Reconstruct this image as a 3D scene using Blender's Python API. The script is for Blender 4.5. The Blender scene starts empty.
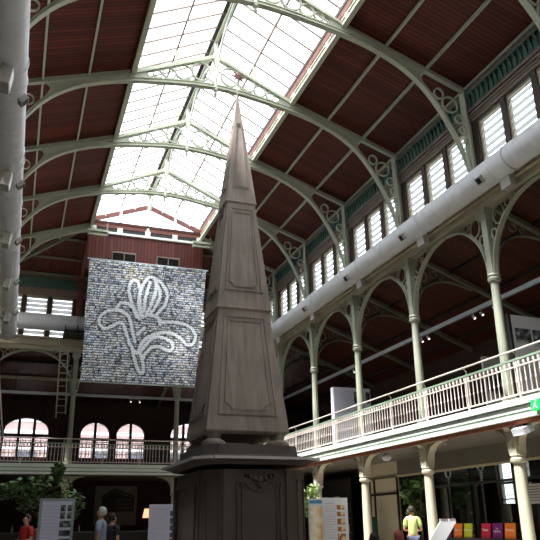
import bpy, bmesh, math, random
from mathutils import Vector, Matrix, Quaternion
PI = math.pi
random.seed(7)
SC = bpy.context.scene
COL = SC.collection

# ---------------------------------------------------------------- materials
def mat(name, color, rough=.6, metal=0., noise=None, bump=None, spec=.5):
    """procedural material: base colour varied by a noise, optional bump"""
    m = bpy.data.materials.new(name); m.use_nodes = True
    nt = m.node_tree; b = nt.nodes['Principled BSDF']
    b.inputs['Roughness'].default_value = rough
    b.inputs['Metallic'].default_value = metal
    b.inputs['Specular IOR Level'].default_value = spec
    tc = nt.nodes.new('ShaderNodeTexCoord')
    sc_, amt = noise if noise else (6., .08)
    n = nt.nodes.new('ShaderNodeTexNoise'); n.inputs['Scale'].default_value = sc_; n.inputs['Detail'].default_value = 5
    nt.links.new(tc.outputs['Object'], n.inputs['Vector'])
    r = nt.nodes.new('ShaderNodeMix'); r.data_type = 'RGBA'
    c = color
    r.inputs[6].default_value = (c[0]*(1-amt*2.2), c[1]*(1-amt*2.2), c[2]*(1-amt*2.2), 1)
    r.inputs[7].default_value = (min(1, c[0]*(1+amt*2)), min(1, c[1]*(1+amt*2)), min(1, c[2]*(1+amt*2)), 1)
    nt.links.new(n.outputs['Fac'], r.inputs[0]); nt.links.new(r.outputs[2], b.inputs['Base Color'])
    if bump:
        bm = nt.nodes.new('ShaderNodeBump'); bm.inputs['Strength'].default_value = bump[1]
        n2 = nt.nodes.new('ShaderNodeTexNoise'); n2.inputs['Scale'].default_value = bump[0]; n2.inputs['Detail'].default_value = 6
        nt.links.new(tc.outputs['Object'], n2.inputs['Vector'])
        nt.links.new(n2.outputs['Fac'], bm.inputs['Height']); nt.links.new(bm.outputs[0], b.inputs['Normal'])
    return m

def srgb(r, g, b):
    f = lambda v: (v/255/12.92) if v/255 <= .04045 else ((v/255+.055)/1.055)**2.4
    return (f(r), f(g), f(b))

def planks(name, dark, light, axis, width, rough=.55):
    """boards: `axis` is the coordinate across the boards"""
    m = bpy.data.materials.new(name); m.use_nodes = True
    nt = m.node_tree; b = nt.nodes['Principled BSDF']; b.inputs['Roughness'].default_value = rough
    b.inputs['Specular IOR Level'].default_value = .3
    L = nt.links.new
    tc = nt.nodes.new('ShaderNodeTexCoord'); sp = nt.nodes.new('ShaderNodeSeparateXYZ'); L(tc.outputs['Object'], sp.inputs[0])
    o = sp.outputs['XYZ'.index(axis)]
    d = nt.nodes.new('ShaderNodeMath'); d.operation = 'DIVIDE'; d.inputs[1].default_value = width; L(o, d.inputs[0])
    fl = nt.nodes.new('ShaderNodeMath'); fl.operation = 'FLOOR'; L(d.outputs[0], fl.inputs[0])
    fr = nt.nodes.new('ShaderNodeMath'); fr.operation = 'FRACT'; L(d.outputs[0], fr.inputs[0])
    wn = nt.nodes.new('ShaderNodeTexWhiteNoise'); wn.noise_dimensions = '1D'; L(fl.outputs[0], wn.inputs['W'])
    # long streaky grain
    mp = nt.nodes.new('ShaderNodeMapping'); s = [1.2, 1.2, 1.2]; s['XYZ'.index(axis)] = 22; mp.inputs['Scale'].default_value = s
    L(tc.outputs['Object'], mp.inputs[0])
    ns = nt.nodes.new('ShaderNodeTexNoise'); ns.inputs['Scale'].default_value = 1.; ns.inputs['Detail'].default_value = 6; L(mp.outputs[0], ns.inputs['Vector'])
    ad = nt.nodes.new('ShaderNodeMath'); ad.operation = 'MULTIPLY_ADD'; ad.inputs[1].default_value = .45; L(wn.outputs['Value'], ad.inputs[0])
    mu = nt.nodes.new('ShaderNodeMath'); mu.operation = 'MULTIPLY'; mu.inputs[1].default_value = .6; L(ns.outputs['Fac'], mu.inputs[0]); L(mu.outputs[0], ad.inputs[2])
    mx = nt.nodes.new('ShaderNodeMix'); mx.data_type = 'RGBA'; mx.inputs[6].default_value = (*dark, 1); mx.inputs[7].default_value = (*light, 1)
    L(ad.outputs[0], mx.inputs[0])
    gr = nt.nodes.new('ShaderNodeMath'); gr.operation = 'GREATER_THAN'; gr.inputs[1].default_value = .14; L(fr.outputs[0], gr.inputs[0])
    m2 = nt.nodes.new('ShaderNodeMix'); m2.data_type = 'RGBA'; m2.inputs[6].default_value = (dark[0]*.3, dark[1]*.3, dark[2]*.3, 1)
    L(gr.outputs[0], m2.inputs[0]); L(mx.outputs[2], m2.inputs[7]); L(m2.outputs[2], b.inputs['Base Color'])
    return m

def brick(name, c1, c2, mortar, vertical_axis_swap=False):
    m = bpy.data.materials.new(name); m.use_nodes = True
    nt = m.node_tree; b = nt.nodes['Principled BSDF']; b.inputs['Roughness'].default_value = .85
    tc = nt.nodes.new('ShaderNodeTexCoord'); sp = nt.nodes.new('ShaderNodeSeparateXYZ'); nt.links.new(tc.outputs['Object'], sp.inputs[0])
    ad = nt.nodes.new('ShaderNodeMath'); ad.operation = 'ADD'; nt.links.new(sp.outputs[0], ad.inputs[0]); nt.links.new(sp.outputs[1], ad.inputs[1])
    cb = nt.nodes.new('ShaderNodeCombineXYZ'); nt.links.new(ad.outputs[0], cb.inputs[0]); nt.links.new(sp.outputs[2], cb.inputs[1])
    t = nt.nodes.new('ShaderNodeTexBrick'); t.inputs['Scale'].default_value = 1
    t.inputs['Brick Width'].default_value = .22; t.inputs['Row Height'].default_value = .075; t.inputs['Mortar Size'].default_value = .008
    t.inputs['Color1'].default_value = (*c1, 1); t.inputs['Color2'].default_value = (*c2, 1); t.inputs['Mortar'].default_value = (*mortar, 1)
    nt.links.new(cb.outputs[0], t.inputs['Vector']); nt.links.new(t.outputs['Color'], b.inputs['Base Color'])
    return m

def emit(name, color, s):
    m = bpy.data.materials.new(name); m.use_nodes = True; nt = m.node_tree
    b = nt.nodes['Principled BSDF']; b.inputs['Base Color'].default_value = (*color, 1)
    b.inputs['Emission Color'].default_value = (*color, 1); b.inputs['Emission Strength'].default_value = s
    return m

def pane(name, clear, tint, transl=(.9, .95, 1.)):
    """thin pane: part clear, part milky"""
    m = bpy.data.materials.new(name); m.use_nodes = True; nt = m.node_tree; nt.nodes.clear()
    out = nt.nodes.new('ShaderNodeOutputMaterial')
    t = nt.nodes.new('ShaderNodeBsdfTransparent'); t.inputs[0].default_value = (*tint, 1)
    l = nt.nodes.new('ShaderNodeBsdfTranslucent'); l.inputs[0].default_value = (*transl, 1)
    mx = nt.nodes.new('ShaderNodeMixShader'); mx.inputs[0].default_value = 1-clear
    nt.links.new(t.outputs[0], mx.inputs[1]); nt.links.new(l.outputs[0], mx.inputs[2]); nt.links.new(mx.outputs[0], out.inputs[0])
    return m

def shopglass(name):
    m = bpy.data.materials.new(name); m.use_nodes = True; nt = m.node_tree; nt.nodes.clear()
    out = nt.nodes.new('ShaderNodeOutputMaterial')
    t = nt.nodes.new('ShaderNodeBsdfTransparent'); t.inputs[0].default_value = (.8, .84, .82, 1)
    g = nt.nodes.new('ShaderNodeBsdfGlossy'); g.inputs['Roughness'].default_value = .02
    mx = nt.nodes.new('ShaderNodeMixShader'); mx.inputs[0].default_value = .06
    nt.links.new(t.outputs[0], mx.inputs[1]); nt.links.new(g.outputs[0], mx.inputs[2]); nt.links.new(mx.outputs[0], out.inputs[0])
    return m

M = {}
M['iron'] = mat('pale_green_iron', srgb(168, 171, 152), .5, noise=(3, .05))
M['iron_dark'] = mat('grey_green_iron', srgb(118, 120, 102), .55, noise=(3, .08))
M['teal'] = mat('teal_green_paint', srgb(68, 96, 86), .5, noise=(5, .12))
M['white_green'] = mat('white_green_paint', srgb(226, 232, 220), .45, noise=(4, .04))
M['rail'] = mat('pinkish_white_rail_paint', srgb(236, 222, 214), .4, noise=(5, .04))
M['green_rail'] = mat('green_rail_paint', srgb(140, 162, 140), .4, noise=(5, .06))
M['roof_x'] = planks('roof_boards', srgb(44, 17, 12), srgb(116, 50, 36), 'Y', .14)
M['roof_y'] = planks('hip_boards', srgb(40, 15, 11), srgb(98, 44, 31), 'X', .14)
M['aisle_x'] = planks('aisle_boards', srgb(46, 18, 12), srgb(98, 44, 30), 'Y', .14)
M['aisle_y'] = planks('aisle_boards_end', srgb(46, 18, 12), srgb(98, 44, 30), 'X', .14)
M['gable_wood'] = planks('red_gable_boards', srgb(66, 28, 24), srgb(118, 56, 46), 'X', .16)
M['gable_rail'] = mat('red_brown_timber', srgb(112, 62, 52), .6, noise=(8, .1))
M['beige'] = mat('beige_paint', srgb(192, 184, 160), .6, noise=(2, .06))
M['taupe'] = mat('taupe_moulding', srgb(122, 106, 96), .6, noise=(3, .08))
M['mullion'] = mat('dark_brown_mullion', srgb(64, 50, 44), .6)
M['brick'] = brick('dark_red_brick', srgb(74, 46, 38), srgb(56, 36, 30), srgb(60, 54, 48))
M['orange_brick'] = brick('orange_soffit', srgb(176, 98, 66), srgb(150, 78, 52), srgb(130, 92, 74))
M['plaster'] = mat('grey_brown_plaster', srgb(104, 98, 84), .8, noise=(1.5, .08))
M['cream'] = mat('cream_board', srgb(186, 174, 146), .7, noise=(2, .06))
M['duct'] = mat('grey_duct_paint', srgb(232, 232, 236), .42, noise=(2, .03))
M['lampwhite'] = mat('white_lamp_housing', srgb(240, 244, 248), .4)
M['lampgrey'] = mat('grey_lamp_housing', srgb(176, 172, 168), .5)
M['black'] = mat('black_metal', srgb(22, 21, 20), .5)
M['dark'] = mat('dark_paint', srgb(40, 36, 32), .6)
M['silver'] = mat('silver_metal', srgb(176, 182, 186), .35, metal=.3)
M['white'] = mat('white_board', srgb(222, 222, 228), .55, noise=(2, .02))
M['lilac'] = mat('pale_lilac_print', srgb(206, 204, 222), .6, noise=(20, .04))
M['star'] = mat('rusty_brown_star', srgb(120, 72, 58), .5)
M['louvre_frame'] = mat('louvre_frame_paint', srgb(150, 140, 112), .6)
M['red'] = mat('red_frame_paint', srgb(130, 34, 40), .5)
M['frame'] = mat('black_red_frame', srgb(38, 18, 20), .5)
M['floor'] = mat('grey_stone_floor', srgb(165, 158, 148), .6, noise=(1.2, .1))
M['lead'] = mat('grey_roofing', srgb(120, 124, 128), .7)
M['skyglass'] = pane('milky_skylight_glass', .92, (.97, .99, 1.))
M['window_glass'] = pane('window_glass', .93, (.98, .98, 1.))
M['louvre_glass'] = pane('milky_louvre_glass', .03, (.9, .97, 1.), (.5, .53, .53))
M['shopglass'] = shopglass('shop_glass')
M['facade'] = mat('pale_pink_facade', srgb(176, 150, 144), .8, noise=(.8, .1))
M['facade_white'] = mat('white_stone_bands', srgb(206, 204, 206), .8)
M['street'] = mat('pale_street', srgb(170, 168, 164), .9)
M['facade_dark'] = mat('dark_facade_glass', srgb(70, 76, 92), .4)

def stone():
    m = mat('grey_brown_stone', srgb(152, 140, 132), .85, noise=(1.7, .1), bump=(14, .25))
    nt = m.node_tree; b = nt.nodes['Principled BSDF']
    src = b.inputs['Base Color'].links[0].from_socket
    tc = nt.nodes.new('ShaderNodeTexCoord'); mp = nt.nodes.new('ShaderNodeMapping'); mp.inputs['Scale'].default_value = (9, 9, .6)
    nt.links.new(tc.outputs['Object'], mp.inputs[0])
    n = nt.nodes.new('ShaderNodeTexNoise'); n.inputs['Scale'].default_value = 1.; n.inputs['Detail'].default_value = 8; nt.links.new(mp.outputs[0], n.inputs['Vector'])
    cr = nt.nodes.new('ShaderNodeValToRGB'); cr.color_ramp.elements[0].position = .35; cr.color_ramp.elements[0].color = (.78, .76, .76, 1)
    cr.color_ramp.elements[1].position = .62; cr.color_ramp.elements[1].color = (1.06, 1.04, 1.02, 1); nt.links.new(n.outputs['Fac'], cr.inputs[0])
    mm = nt.nodes.new('ShaderNodeMix'); mm.data_type = 'RGBA'; mm.blend_type = 'MULTIPLY'; mm.inputs[0].default_value = 1
    nt.links.new(src, mm.inputs[6]); nt.links.new(cr.outputs[0], mm.inputs[7]); nt.links.new(mm.outputs[2], b.inputs['Base Color'])
    return m
M['stone'] = stone()
M['stone_dark'] = mat('dark_brown_stone', srgb(86, 75, 70), .85, noise=(1.6, .14), bump=(12, .3))  # darker, browner stone than the shaft
M['stone_edge'] = mat('brightened_stone_edge', srgb(196, 190, 188), .8, noise=(4, .08))  # bright cornice edge line put into the colour, as little light reaches it

# ---------------------------------------------------------------- mesh builder (world coordinates, stored relative to an origin)
class MB:
    def __init__(s, o=(0, 0, 0)):
        s.v = []; s.f = []; s.o = Vector(o)
    def add(s, vs, fs):
        b = len(s.v); s.v += [Vector(p)-s.o for p in vs]; s.f += [[b+i for i in f] for f in fs]; return s
    def box(s, lo, hi):
        x0, y0, z0 = lo; x1, y1, z1 = hi
        return s.add([(x0, y0, z0), (x1, y0, z0), (x1, y1, z0), (x0, y1, z0), (x0, y0, z1), (x1, y0, z1), (x1, y1, z1), (x0, y1, z1)],
                     [(0, 3, 2, 1), (4, 5, 6, 7), (0, 1, 5, 4), (1, 2, 6, 5), (2, 3, 7, 6), (3, 0, 4, 7)])
    def cbox(s, c, sz, M3=None):
        R = M3 or Matrix.Identity(3); c = Vector(c)
        vs = [c + R @ Vector((sx*sz[0]/2, sy*sz[1]/2, sz_*sz[2]/2)) for sz_ in (-1, 1) for sx, sy in ((-1, -1), (1, -1), (1, 1), (-1, 1))]
        return s.add(vs, [(0, 3, 2, 1), (4, 5, 6, 7), (0, 1, 5, 4), (1, 2, 6, 5), (2, 3, 7, 6), (3, 0, 4, 7)])
    def bar(s, p, q, w, h, up=(0, 0, 1)):
        """box from p to q, width w sideways, height h along `up`"""
        return s.sweep([p, q], w, h, side=(Vector(q)-Vector(p)).cross(Vector(up)))
    def sweep(s, pts, w, h, side, closed=False, off=0.):
        """rectangular section along a planar path; side = constant normal of the path's plane"""
        pts = [Vector(p) for p in pts]; n = len(pts); sd = Vector(side).normalized(); vs = []
        for i, p in enumerate(pts):
            a = pts[(i-1) % n] if (i or closed) else p; b = pts[(i+1) % n] if (i < n-1 or closed) else p
            t = (b-a).normalized(); up = sd.cross(t).normalized()
            k = 1.
            if (i or closed) and (i < n-1 or closed):
                t1 = (p-a).normalized(); k = 1/max(.5, abs(t1.dot(t)))
            for su, sv in ((-1, -1), (1, -1), (1, 1), (-1, 1)):
                vs.append(p + sd*su*w/2 + up*(sv*h/2+off)*k)
        fs = []; m = n if closed else n-1
        for i in range(m):
            a = 4*i; b = 4*((i+1) % n)
            for j in range(4): fs.append((a+j, a+(j+1) % 4, b+(j+1) % 4, b+j))
        if not closed: fs += [(3, 2, 1, 0), (4*n-4, 4*n-3, 4*n-2, 4*n-1)]
        return s.add(vs, fs)
    def tube(s, pts, r, n=8, closed=False):
        pts = [Vector(p) for p in pts]; N = len(pts); rr = r if isinstance(r, (list, tuple)) else [r]*N
        vs = []; prev = None
        for i, p in enumerate(pts):
            a = pts[(i-1) % N] if (i or closed) else p; b = pts[(i+1) % N] if (i < N-1 or closed) else p
            t = (b-a).normalized()
            if prev is None:
                u = t.orthogonal().normalized()
            else:
                u = (prev - t*prev.dot(t)); u = u.normalized() if u.length > 1e-6 else t.orthogonal().normalized()
            prev = u; w = t.cross(u)
            for k in range(n):
                an = 2*PI*k/n; vs.append(p+(u*math.cos(an)+w*math.sin(an))*rr[i])
        fs = []
        for i in range(N if closed else N-1):
            a = n*i; b = n*((i+1) % N)
            for k in range(n): fs.append((a+k, a+(k+1) % n, b+(k+1) % n, b+k))
        if not closed: fs += [tuple(range(n-1, -1, -1)), tuple(range(n*(N-1), n*N))]
        return s.add(vs, fs)
    def ring(s, c, rx, rz, w, h, plane='XZ', n=20):
        c = Vector(c); P = []
        for k in range(n):
            a = 2*PI*k/n; u, v = rx*math.cos(a), rz*math.sin(a)
            P.append(c+(Vector((u, 0, v)) if plane == 'XZ' else Vector((0, u, v)) if plane == 'YZ' else Vector((u, v, 0))))
        return s.sweep(P, w, h, {'XZ': (0, 1, 0), 'YZ': (1, 0, 0), 'XY': (0, 0, 1)}[plane], closed=True)
    def lathe(s, prof, c, n=16):
        c = Vector(c); vs = []
        for r, z in prof:
            for k in range(n):
                a = 2*PI*k/n; vs.append(c+Vector((r*math.cos(a), r*math.sin(a), z)))
        fs = []
        for i in range(len(prof)-1):
            for k in range(n): fs.append((n*i+k, n*i+(k+1) % n, n*(i+1)+(k+1) % n, n*(i+1)+k))
        fs += [tuple(range(n-1, -1, -1)), tuple(range(n*(len(prof)-1), n*len(prof)))]
        return s.add(vs, fs)
    def prism(s, poly, d):
        """polygon of 3D points pushed along vector d"""
        P = [Vector(p) for p in poly]; d = Vector(d); n = len(P)
        return s.add(P+[p+d for p in P], [tuple(range(n))[::-1], tuple(range(n, 2*n))]+[(i, (i+1) % n, n+(i+1) % n, n+i) for i in range(n)])
    def strip(s, A, B, d):
        """solid plate between polylines A and B, thickness vector d"""
        for i in range(len(A)-1):
            s.prism([A[i], A[i+1], B[i+1], B[i]], d)
        return s
    def frustum(s, c, b, t, z0, z1):
        x, y = c
        return s.add([(x-b[0], y-b[1], z0), (x+b[0], y-b[1], z0), (x+b[0], y+b[1], z0), (x-b[0], y+b[1], z0),
                      (x-t[0], y-t[1], z1), (x+t[0], y-t[1], z1), (x+t[0], y+t[1], z1), (x-t[0], y+t[1], z1)],
                     [(0, 3, 2, 1), (4, 5, 6, 7), (0, 1, 5, 4), (1, 2, 6, 5), (2, 3, 7, 6), (3, 0, 4, 7)])
    def build(s, name, m, parent=None, smooth=False, label=None, fix=True):
        me = bpy.data.meshes.new(name); me.from_pydata([tuple(v) for v in s.v], [], s.f)
        if fix:
            bm = bmesh.new(); bm.from_mesh(me); bmesh.ops.recalc_face_normals(bm, faces=bm.faces); bm.to_mesh(me); bm.free()
        me.materials.append(M[m] if isinstance(m, str) else m)
        if smooth:
            me.polygons.foreach_set('use_smooth', [True]*len(me.polygons)); me.set_sharp_from_angle(angle=.7)
        o = bpy.data.objects.new(name, me); COL.objects.link(o)
        if parent is not None: o.parent = parent
        else: o.location = s.o
        if label: o['label'] = label
        return o

def thing(name, label, cat, loc=(0, 0, 0), rz=0, group=None, kind=None):
    o = bpy.data.objects.new(name, None); COL.objects.link(o); o.location = loc; o.rotation_euler = (0, 0, rz); o.empty_display_size = .1
    if kind: o['kind'] = kind
    return tag(o, label, cat, group)
def tag(o, label, cat, group=None, kind=None):
    if label: o['label'] = label
    if cat: o['category'] = cat
    if group: o['group'] = group
    if kind: o['kind'] = kind
    return o
def struct(mb, name, m, parent=None, smooth=False, label=None, cat=None):
    o = mb.build(name, m, parent, smooth)
    if parent is None:
        o['kind'] = 'structure'
        if label: o['label'] = label
        if cat: o['category'] = cat
    return o
KIDS = {}
def dup(root, loc=None, rz=None, label=None, group=None, scale=None):
    kids = KIDS.get(root.name)
    if kids is None:
        tab = {}
        for x in COL.objects:
            if x.parent: tab.setdefault(x.parent.name, []).append(x)
        kids = [(c, tab.get(c.name, [])) for c in tab.get(root.name, [])]; KIDS[root.name] = kids
    r = root.copy(); COL.objects.link(r)
    if loc is not None: r.location = loc
    if rz is not None: r.rotation_euler = (0, 0, rz)
    if scale: r.scale = scale
    if label: r['label'] = label
    if group: r['group'] = group
    for c, gs in kids:
        d = c.copy(); COL.objects.link(d); d.parent = r
        for g in gs:
            e = g.copy(); COL.objects.link(e); e.parent = d
    return r
def resamp(P, n):
    P = [Vector(p) for p in P]; out = []
    # catmull-rom
    N = len(P)
    for i in range(N-1):
        p0 = P[max(i-1, 0)]; p1 = P[i]; p2 = P[i+1]; p3 = P[min(i+2, N-1)]
        for k in range(n):
            t = k/n
            out.append(.5*((2*p1)+(p2-p0)*t+(2*p0-5*p1+4*p2-p3)*t*t+(3*p1-p0-3*p2+p3)*t**3))
    out.append(P[-1]); return out

def text_mesh(name, txt, size, m, parent, loc, rot, align='CENTER', ext=.002):
    cu = bpy.data.curves.new(name, 'FONT'); cu.body = txt; cu.size = size; cu.align_x = align; cu.align_y = 'CENTER'; cu.extrude = ext
    t = bpy.data.objects.new(name, cu); COL.objects.link(t)
    bpy.context.view_layer.update()
    me = bpy.data.meshes.new_from_object(t.evaluated_get(bpy.context.evaluated_depsgraph_get()))
    bpy.data.objects.remove(t)
    me.name = name; me.materials.clear(); me.materials.append(M[m] if isinstance(m, str) else m)
    o = bpy.data.objects.new(name, me); COL.objects.link(o); o.parent = parent; o.location = loc; o.rotation_euler = rot
    return o

# ---------------------------------------------------------------- plan of the hall
XL, XR, XC = -1.83, 11.35, 4.76          # arcade planes, ridge
SL, SR = 2.16, 7.36                      # skylight edges
YT = [13.94+4*k for k in range(-4, 5)]   # truss lines, the last at 29.94
YB = 33.94                               # end arcade
Y0 = -6.06                               # end wall behind the camera
AW = 5.0                                 # aisle width
def roofz(u): return 12.95+.35*(6.59-u)  # underside plane, u = distance from the ridge
ORD = ['', 'second ', 'third ', 'fourth ', 'fifth ', 'sixth ', 'seventh ', 'eighth ', 'ninth ', 'tenth ']

# floor + street
b = MB(); b.box((XL-AW-.3, Y0-.3, -.2), (XR+AW+.3, YB+AW+.3, 0)); struct(b, 'floor', 'floor')
b = MB(); b.box((-80, -60, -.5), (90, 110, -.25)); struct(b, 'ground', 'street')

# outer walls ---------------------------------------------------
XO, XOL, YO = XR+AW, XL-AW, YB+AW
# right wall, holes for the two ground floor windows
b = MB(); holes = [(19.6, 19.95), (20.55, 21.4)]; ys = [Y0]+[v for h in holes for v in h]+[YO]
for i in range(0, len(ys), 2): b.box((XO, ys[i], 0), (XO+.3, ys[i+1], 8))
for h in holes: b.box((XO, h[0], 0), (XO+.3, h[1], 1.86)); b.box((XO, h[0], 3.35), (XO+.3, h[1], 8))
struct(b, 'wall_right', 'brick')
b = MB(); b.box((XOL-.3, Y0, 0), (XOL, YO, 8)); struct(b, 'wall_left', 'brick')
b = MB(); b.box((XOL-.3, Y0-.3, 0), (XO+.3, Y0, 17.5)); struct(b, 'wall_front', 'brick')
# back wall with arched openings, filled 2D outline
ARCH = [(.37, 2.3, 4.7, 6.12, .68), (3.92, 1.6, 4.7, 6.0, .68), (5.84, 1.6, 4.7, 6.0, .68), (9.2, 2.3, 4.7, 6.12, .68), (12.9, 1.6, 4.7, 6.0, .68)]
def arch_pts(cx, w, z0, zs, rise, n=14):
    return [(cx-w/2, z0), (cx+w/2, z0)]+[(cx+w/2*math.cos(PI*k/n), zs+rise*math.sin(PI*k/n)) for k in range(n+1)]
def plate(name, m, loops, y, th, parent=None):
    """flat plate with holes in the XZ plane at depth y, thickness th (away from the camera)"""
    cu = bpy.data.curves.new(name, 'CURVE'); cu.dimensions = '2D'; cu.fill_mode = 'BOTH'; cu.extrude = th/2
    for L in loops:
        sp = cu.splines.new('POLY'); sp.points.add(len(L)-1); sp.use_cyclic_u = True
        for p, q in zip(sp.points, L): p.co = (q[0], q[1], 0, 1)
    t = bpy.data.objects.new(name, cu); COL.objects.link(t); bpy.context.view_layer.update()
    me = bpy.data.meshes.new_from_object(t.evaluated_get(bpy.context.evaluated_depsgraph_get())); bpy.data.objects.remove(t)
    me.transform(Matrix.Translation((0, y+th/2, 0)) @ Matrix.Rotation(PI/2, 4, 'X'))
    me.materials.clear(); me.materials.append(M[m] if isinstance(m, str) else m); me.name = name
    o = bpy.data.objects.new(name, me); COL.objects.link(o)
    if parent is not None: o.parent = parent
    return o
w = plate('wall_back', 'brick', [[(XOL-.3, 0), (XO+.3, 0), (XO+.3, 8), (XOL-.3, 8)]]+[arch_pts(*a) for a in ARCH], YO, .35); w['kind'] = 'structure'
for i, a in enumerate(ARCH):
    cx, wd, z0, zs, rs = a
    r = thing('window_%d' % (i+1), None, None, (cx, YO+.1, z0), kind='structure')
    o = r.location.copy()
    f = MB(o); P = [(x, YO+.12, z) for x, z in arch_pts(cx, wd, z0, zs, rs)]
    f.sweep(P, .1, .1, (0, 1, 0), closed=True); f.build('window_frame', 'frame', r)
    n = 3 if wd > 2 else 2
    for k in range(1, n):
        g = MB(o); x = cx-wd/2+wd*k/n; zt = zs+rs*math.sqrt(max(0, 1-((x-cx)/(wd/2))**2))
        g.box((x-.07, YO+.06, z0), (x+.07, YO+.18, zt)); g.build('mullion', 'frame', r)
    g = MB(o); g.box((cx-wd/2, YO+.05, zs-.32), (cx+wd/2, YO+.19, zs-.18)); g.build('transom', 'frame', r)
    g = MB(o)
    for zz in (4.98, 5.3, 5.6): g.box((cx-wd/2, YO+.1, zz-.018), (cx+wd/2, YO+.14, zz+.018))
    for k in range(n*3): x = cx-wd/2+wd*(k+.5)/(n*3); g.box((x-.012, YO+.1, z0), (x+.012, YO+.14, zs-.25))
    g.build('glazing_bars', 'frame', r)
    g = MB(o); g.box((cx-wd/2, YO-.06, z0-.08), (cx+wd/2, YO+.14, z0+.06)); g.build('window_sill', 'red', r)
    p = plate('pane', 'window_glass', [arch_pts(cx, wd-.04, z0, zs, rs-.02)], YO+.15, .01, r); p.location = -o
for i, (h0, h1) in enumerate(holes):
    r = thing('window_%d' % (6+i), None, None, (XO+.1, h0, 1.86), kind='structure'); o = r.location.copy()
    g = MB(o); g.sweep([(XO+.15, h0, 1.86), (XO+.15, h1, 1.86), (XO+.15, h1, 3.35), (XO+.15, h0, 3.35)], .08, .08, (1, 0, 0), closed=True)
    g.box((XO+.11, h0, 2.55), (XO+.19, h1, 2.63)); g.box((XO+.11, h0, 2.02), (XO+.19, h1, 2.06)); g.build('window_frame', 'black', r)
    g = MB(o); y = h0+.12
    while y < h1: g.tube([(XO+.24, y, 1.87), (XO+.24, y, 2.6)], .012, 5); y += .11
    g.build('window_bars', 'facade_dark', r)
    g = MB(o); g.box((XO+.14, h0, 1.88), (XO+.15, h1, 3.35)); g.build('pane', 'window_glass', r)

# houses across the street, seen through the arched windows
r = thing('town_house', 'pale pink house facade with white bands seen through the arched gallery windows', 'building', (5, 52, -.25)); o = r.location.copy()
g = MB(o); g.box((-14, 52, -.25), (24, 60, 12)); g.build('wall', 'facade', r)
for zz in (1.4, 3.3, 5.0, 6.4, 7.5, 8.3, 9.1, 11.8):
    g = MB(o); g.box((-14, 51.8, zz), (24, 52, zz+.22)); g.build('stone_band', 'facade_white', r)
for k in range(14):
    g = MB(o); x = -13+k*2.6; g.box((x, 51.9, 5.35), (x+1.3, 51.99, 6.3)); g.build('window', 'facade_dark', r)

# gallery slabs ---------------------------------------------------
GX, GXL, GY = 10.85, -.72, 33.3
ZG0, ZG = 3.6, 3.98
def poly_slab(pts, z0, z1): return MB().prism([(x, y, z0) for x, y in pts], (0, 0, z1-z0))
struct(poly_slab([(GX+.12, Y0), (XO, Y0), (XO, YO), (XOL, YO), (XOL, Y0), (GXL-.12, Y0), (GXL-.12, GY+.12), (GX+.12, GY+.12)], ZG0, ZG-.002), 'floor_gallery', 'plaster')
# fascias: stepped moulding in pale green and white
def fascia(name, p, q, outn, label):
    """p->q along the edge; outn points into the nave"""
    p = Vector((*p, 0)); q = Vector((*q, 0)); n = Vector((*outn, 0))
    r = thing(name, label, 'gallery edge', tuple(p+Vector((0, 0, ZG0))), kind='structure'); o = r.location.copy()
    def sl(nm, m, d, z0, z1):
        g = MB(o); a = p - n*.12; bq = q - n*.12; e = n*(d+.12)
        g.prism([a+Vector((0, 0, z0)), bq+Vector((0, 0, z0)), bq+e+Vector((0, 0, z0)), a+e+Vector((0, 0, z0))], (0, 0, z1-z0)); g.build(nm, m, r)
    sl('lower_moulding', 'white_green', .0, 3.55, 3.64); sl('green_band', 'green_rail', -.03, 3.64, 3.70)
    sl('middle_moulding', 'white_green', -.01, 3.70, 3.82); sl('shadow_groove', 'green_rail', -.04, 3.82, 3.85); sl('upper_moulding', 'white_green', .05, 3.85, 4.0)
    return r
fascia('trim_1', (GX, Y0), (GX, GY), (-1, 0), 'sunlit pale green and white moulded gallery edge along the right arcade')
fascia('trim_2', (GXL, Y0), (GXL, GY), (1, 0), 'dim moulded gallery edge at the far left above the camera')
fascia('trim_3', (GXL, GY), (GX, GY), (0, -1), 'shaded grey green moulded gallery edge across the far end')
b = MB(); b.box((GX+.12, Y0, 3.45), (GX+.3, GY, 3.6)); b.box((GX+.3, Y0, 3.5), (XR-.14, GY, 3.6)); struct(b, 'trim_4', 'orange_brick')
b = MB(); b.box((GXL+.1, GY+.12, 3.5), (GX-.1, YB-.1, 3.6)); struct(b, 'trim_5', 'plaster')

# entablature above the arcades ---------------------------------------------------
def entab(name, lo, hi, axis, inward):
    (x0, y0), (x1, y1) = lo, hi
    r = thing(name, None, None, ((x0+x1)/2, (y0+y1)/2, 9.3), kind='structure'); o = r.location.copy()
    def lay(nm, m, d, z0, z1):
        g = MB(o); a, c = [x0, y0], [x1, y1]
        if inward > 0: c[axis] += d
        else: a[axis] -= d
        g.box((a[0], a[1], z0), (c[0], c[1], z1)); g.build(nm, m, r)
    lay('architrave', 'beige', 0, 9.3, 9.5); lay('ledge', 'cream', .1, 9.5, 9.58); lay('frieze', 'beige', -.02, 9.58, 9.84); lay('sill', 'cream', .12, 9.84, 9.93)
    return r
entab('trim_6', (XR-.15, Y0), (XR+.15, YB+.15), 0, -1)
entab('trim_7', (XL-.15, Y0), (XL+.15, YB+.15), 0, 1)
entab('trim_8', (XL+.15, YB-.15), (XR-.15, YB+.15), 1, -1)

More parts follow.
